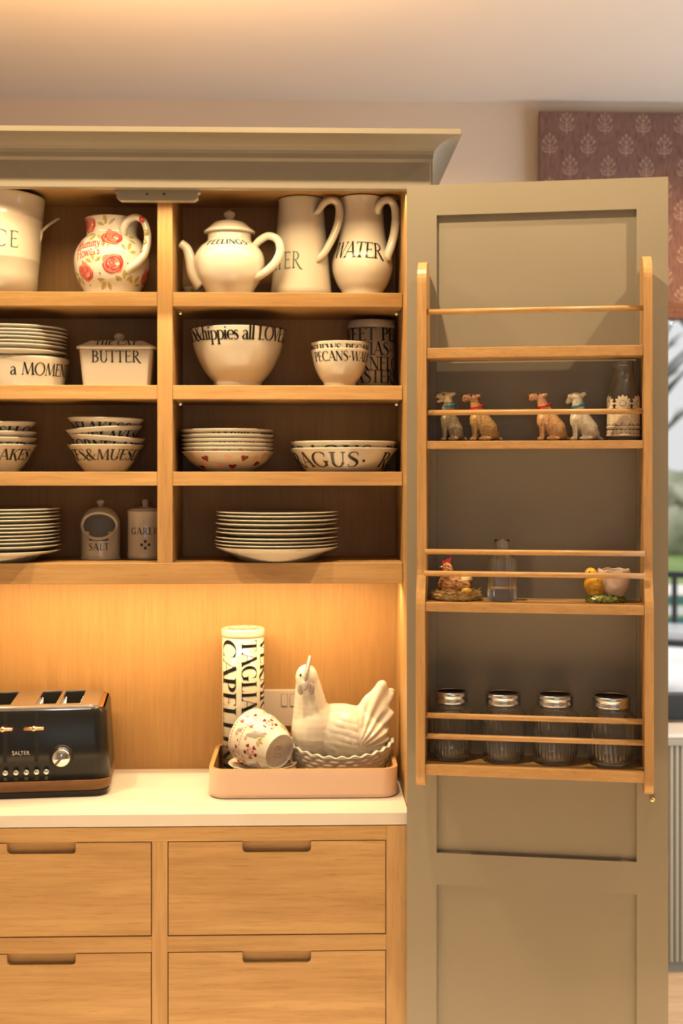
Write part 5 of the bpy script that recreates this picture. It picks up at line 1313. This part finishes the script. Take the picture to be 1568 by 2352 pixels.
# chick egg cup
n = .05; pc = 1394; p = rk_at(pc, n, S3+.0006); s = rsc(pc, n); yb = HOR-(S3-CAM.z)/s
o = thing('chick_cup', p, 'yellow ceramic chick beside a pale broken eggshell cup on a green base', 'ornament')
X = lambda x: (x-pc)*s; Z = lambda y: (yb-y)*s
b = MB(); b.lathe([(0, 0), (46*s, 0), (47*s, 3*s), (44*s, 9*s), (38*s, 16*s), (30*s, 19*s), (0, 20*s)], GREENG, 64, Matrix.Translation((X(1391), 0, 0)), sy=.72, ripple=lambda a, z: .03*math.sin(a*17+z*900)); b.build('base', o)
me = blob([('e', (X(1367), 0, Z(1343)), (27*s, 22*s, 24*s)), ('e', (X(1356), -1*s, Z(1318)), (14.5*s, 14*s, 14*s)), ('c', (X(1372), -14*s, Z(1332)), (X(1391), -10*s, Z(1328)), 9*s, 4*s), ('c', (X(1372), 14*s, Z(1332)), (X(1391), 10*s, Z(1328)), 9*s, 4*s), ('e', (X(1369), 0, Z(1360)), (21*s, 19*s, 14*s))], .0012, smooth=5)
cb_ = mesh_obj('chick', me, [YELLOW], o)
b = MB(); b.lathe([(0, .007), (.0032, 0), (0, -.001)], mat('orange_beak', (.75, .20, .02), .3), 10, Matrix.Translation((X(1343), -5*s, Z(1321))) @ Matrix.Rotation(-PI/2-.2, 4, 'Y')); b.build('beak', cb_)
b = MB(); b.ball((X(1350), -13*s, Z(1313)), (1.8*s, 1.4*s, 1.8*s), BLACKM); b.build('eye', cb_)
oc = spline([(20*s, Z(1372)), (29*s, Z(1357)), (35*s, Z(1338)), (37.5*s, Z(1321)), (37*s, Z(1309))], 5)
b = MB(); b.lathe(shell(oc, .0028), PINKCUP, 72, Matrix.Translation((X(1409.5), 0, 0)))
zt_ = Z(1311)
b.warp(lambda v: (v.x, v.y, v.z+(.0010*math.sin(math.atan2(v.y, v.x-X(1409.5))*8) if v.z > zt_-.001 else 0))); b.build('eggshell_cup', o)
# ================================================================== light
def area(name, loc, rot, sx, sy, W, col, spread=PI):
    l = bpy.data.lights.new(name, 'AREA'); l.shape = 'RECTANGLE'; l.size = sx; l.size_y = sy; l.energy = W*1.3; l.color = col; l.spread = spread
    o = bpy.data.objects.new(name, l); COL.objects.link(o); o.location = loc; o.rotation_euler = rot; return o
WARM = (1.0, .69, .34)
area('cabinet_led', (-.297, .080, ZF0+.012), (math.radians(6), 0, 0), .98, .012, 3.1, WARM, math.radians(150))
area('alcove_led', (-.297, YS+.045, ZR0-.004), (math.radians(10), 0, 0), .95, .012, 3.9, (1.0, .64, .29))
def spot(name, loc, tgt, W, col, ang, blend=.6, r=.03):
    l = bpy.data.lights.new(name, 'SPOT'); l.energy = W*1.3; l.color = col; l.spot_size = math.radians(ang); l.spot_blend = blend; l.shadow_soft_size = r
    o = bpy.data.objects.new(name, l); COL.objects.link(o); o.location = loc
    o.rotation_euler = (Vector(tgt)-Vector(loc)).to_track_quat('-Z', 'Y').to_euler(); return o
DW_ = (1.0, .72, .40)
for x, y in ((-.03, -.43), (1.1, -.44), (-.95, -.43)): spot('downlight', (x, y, ZC-.02), (x, y+.05, 0), 58, DW_, 130, .6, .018)
for x, y in ((.0, -1.35), (1.2, -1.35), (-1.1, -1.35)): spot('floor_bounce_fill', (x, y, ZC-.02), (x, y+.1, 0), 960, (1, .86, .64), 62, .8)  # added fill, no such fittings: floor bounce lifts drawers, lower door and ceiling
for x in (-.8, .3, 1.4): spot('wall_fill', (x, .95, ZC-.02), (x, 1.05, 0), 38, (1, .56, .22), 150)  # added warm fill behind the cabinet to brighten the back wall
area('ceiling_fill', (-.45, .17, ZTOP+.03), (PI, 0, 0), 1.1, .3, 17, (1.0, .55, .21))  # invented up-facing fill on the cabinet top, warms ceiling and wall
for x in (-.15, 1.25): area('patio_daylight', (x, -4.55, 1.55), (math.radians(90), 0, 0), .22, 1.15, 1.8, (.90, .95, 1.0))
area('side_daylight', (2.86, .3, 1.25), (0, math.radians(90), 0), 2.2, 2.2, 64, (.90, .95, 1.0))
sl = bpy.data.lights.new('hazy_sun', 'SUN'); sl.energy = 1.9; sl.angle = math.radians(25); sl.color = (1, .97, .93)
so_ = bpy.data.objects.new('hazy_sun', sl); COL.objects.link(so_); so_.rotation_euler = Vector((-.55, .62, -.9)).to_track_quat('-Z', 'Y').to_euler(); so_.location = (6, -2, 9)
w = bpy.data.worlds.new('overcast'); SC.world = w; w.use_nodes = True
n, l = w.node_tree.nodes, w.node_tree.links; bg = n['Background']
tc = n.new('ShaderNodeTexCoord'); sx = n.new('ShaderNodeSeparateXYZ'); cr = n.new('ShaderNodeValToRGB')
cr.color_ramp.elements[0].position = .45; cr.color_ramp.elements[1].position = .75
cr.color_ramp.elements[0].color = (.50, .50, .50, 1); cr.color_ramp.elements[1].color = (.64, .66, .68, 1)
mr = n.new('ShaderNodeMapRange'); mr.inputs['From Min'].default_value = -1
l.new(tc.outputs['Generated'], sx.inputs[0]); l.new(sx.outputs['Z'], mr.inputs['Value']); l.new(mr.outputs[0], cr.inputs[0]); l.new(cr.outputs[0], bg.inputs['Color'])
bg.inputs['Strength'].default_value = 1.0

# ================================================================== camera
cd = bpy.data.cameras.new('camera'); cam = bpy.data.objects.new('camera', cd); COL.objects.link(cam)
cd.sensor_fit = 'HORIZONTAL'; cd.sensor_width = 36; cd.lens = 36*F/1568; cd.shift_y = (HOR-1176)/1568
cd.clip_start = .05; cd.clip_end = 200
cam.location = CAM; cam.rotation_euler = (PI/2, 0, -AYAW)
cd.dof.use_dof = True; cd.dof.focus_distance = 2.44; cd.dof.aperture_fstop = 5.0
SC.camera = cam
SC.view_settings.view_transform = 'Standard'; SC.view_settings.look = 'None'; SC.view_settings.exposure = 0.60; SC.view_settings.gamma = 1; SC.view_settings.use_curve_mapping = False
SC.cycles.use_denoising = True
SC.cycles.max_bounces = 14; SC.cycles.transmission_bounces = 14; SC.cycles.glossy_bounces = 6; SC.cycles.diffuse_bounces = 5; SC.cycles.transparent_max_bounces = 16
SC.cycles.sample_clamp_indirect = 6
SC.cycles.caustics_reflective = True; SC.cycles.caustics_refractive = True
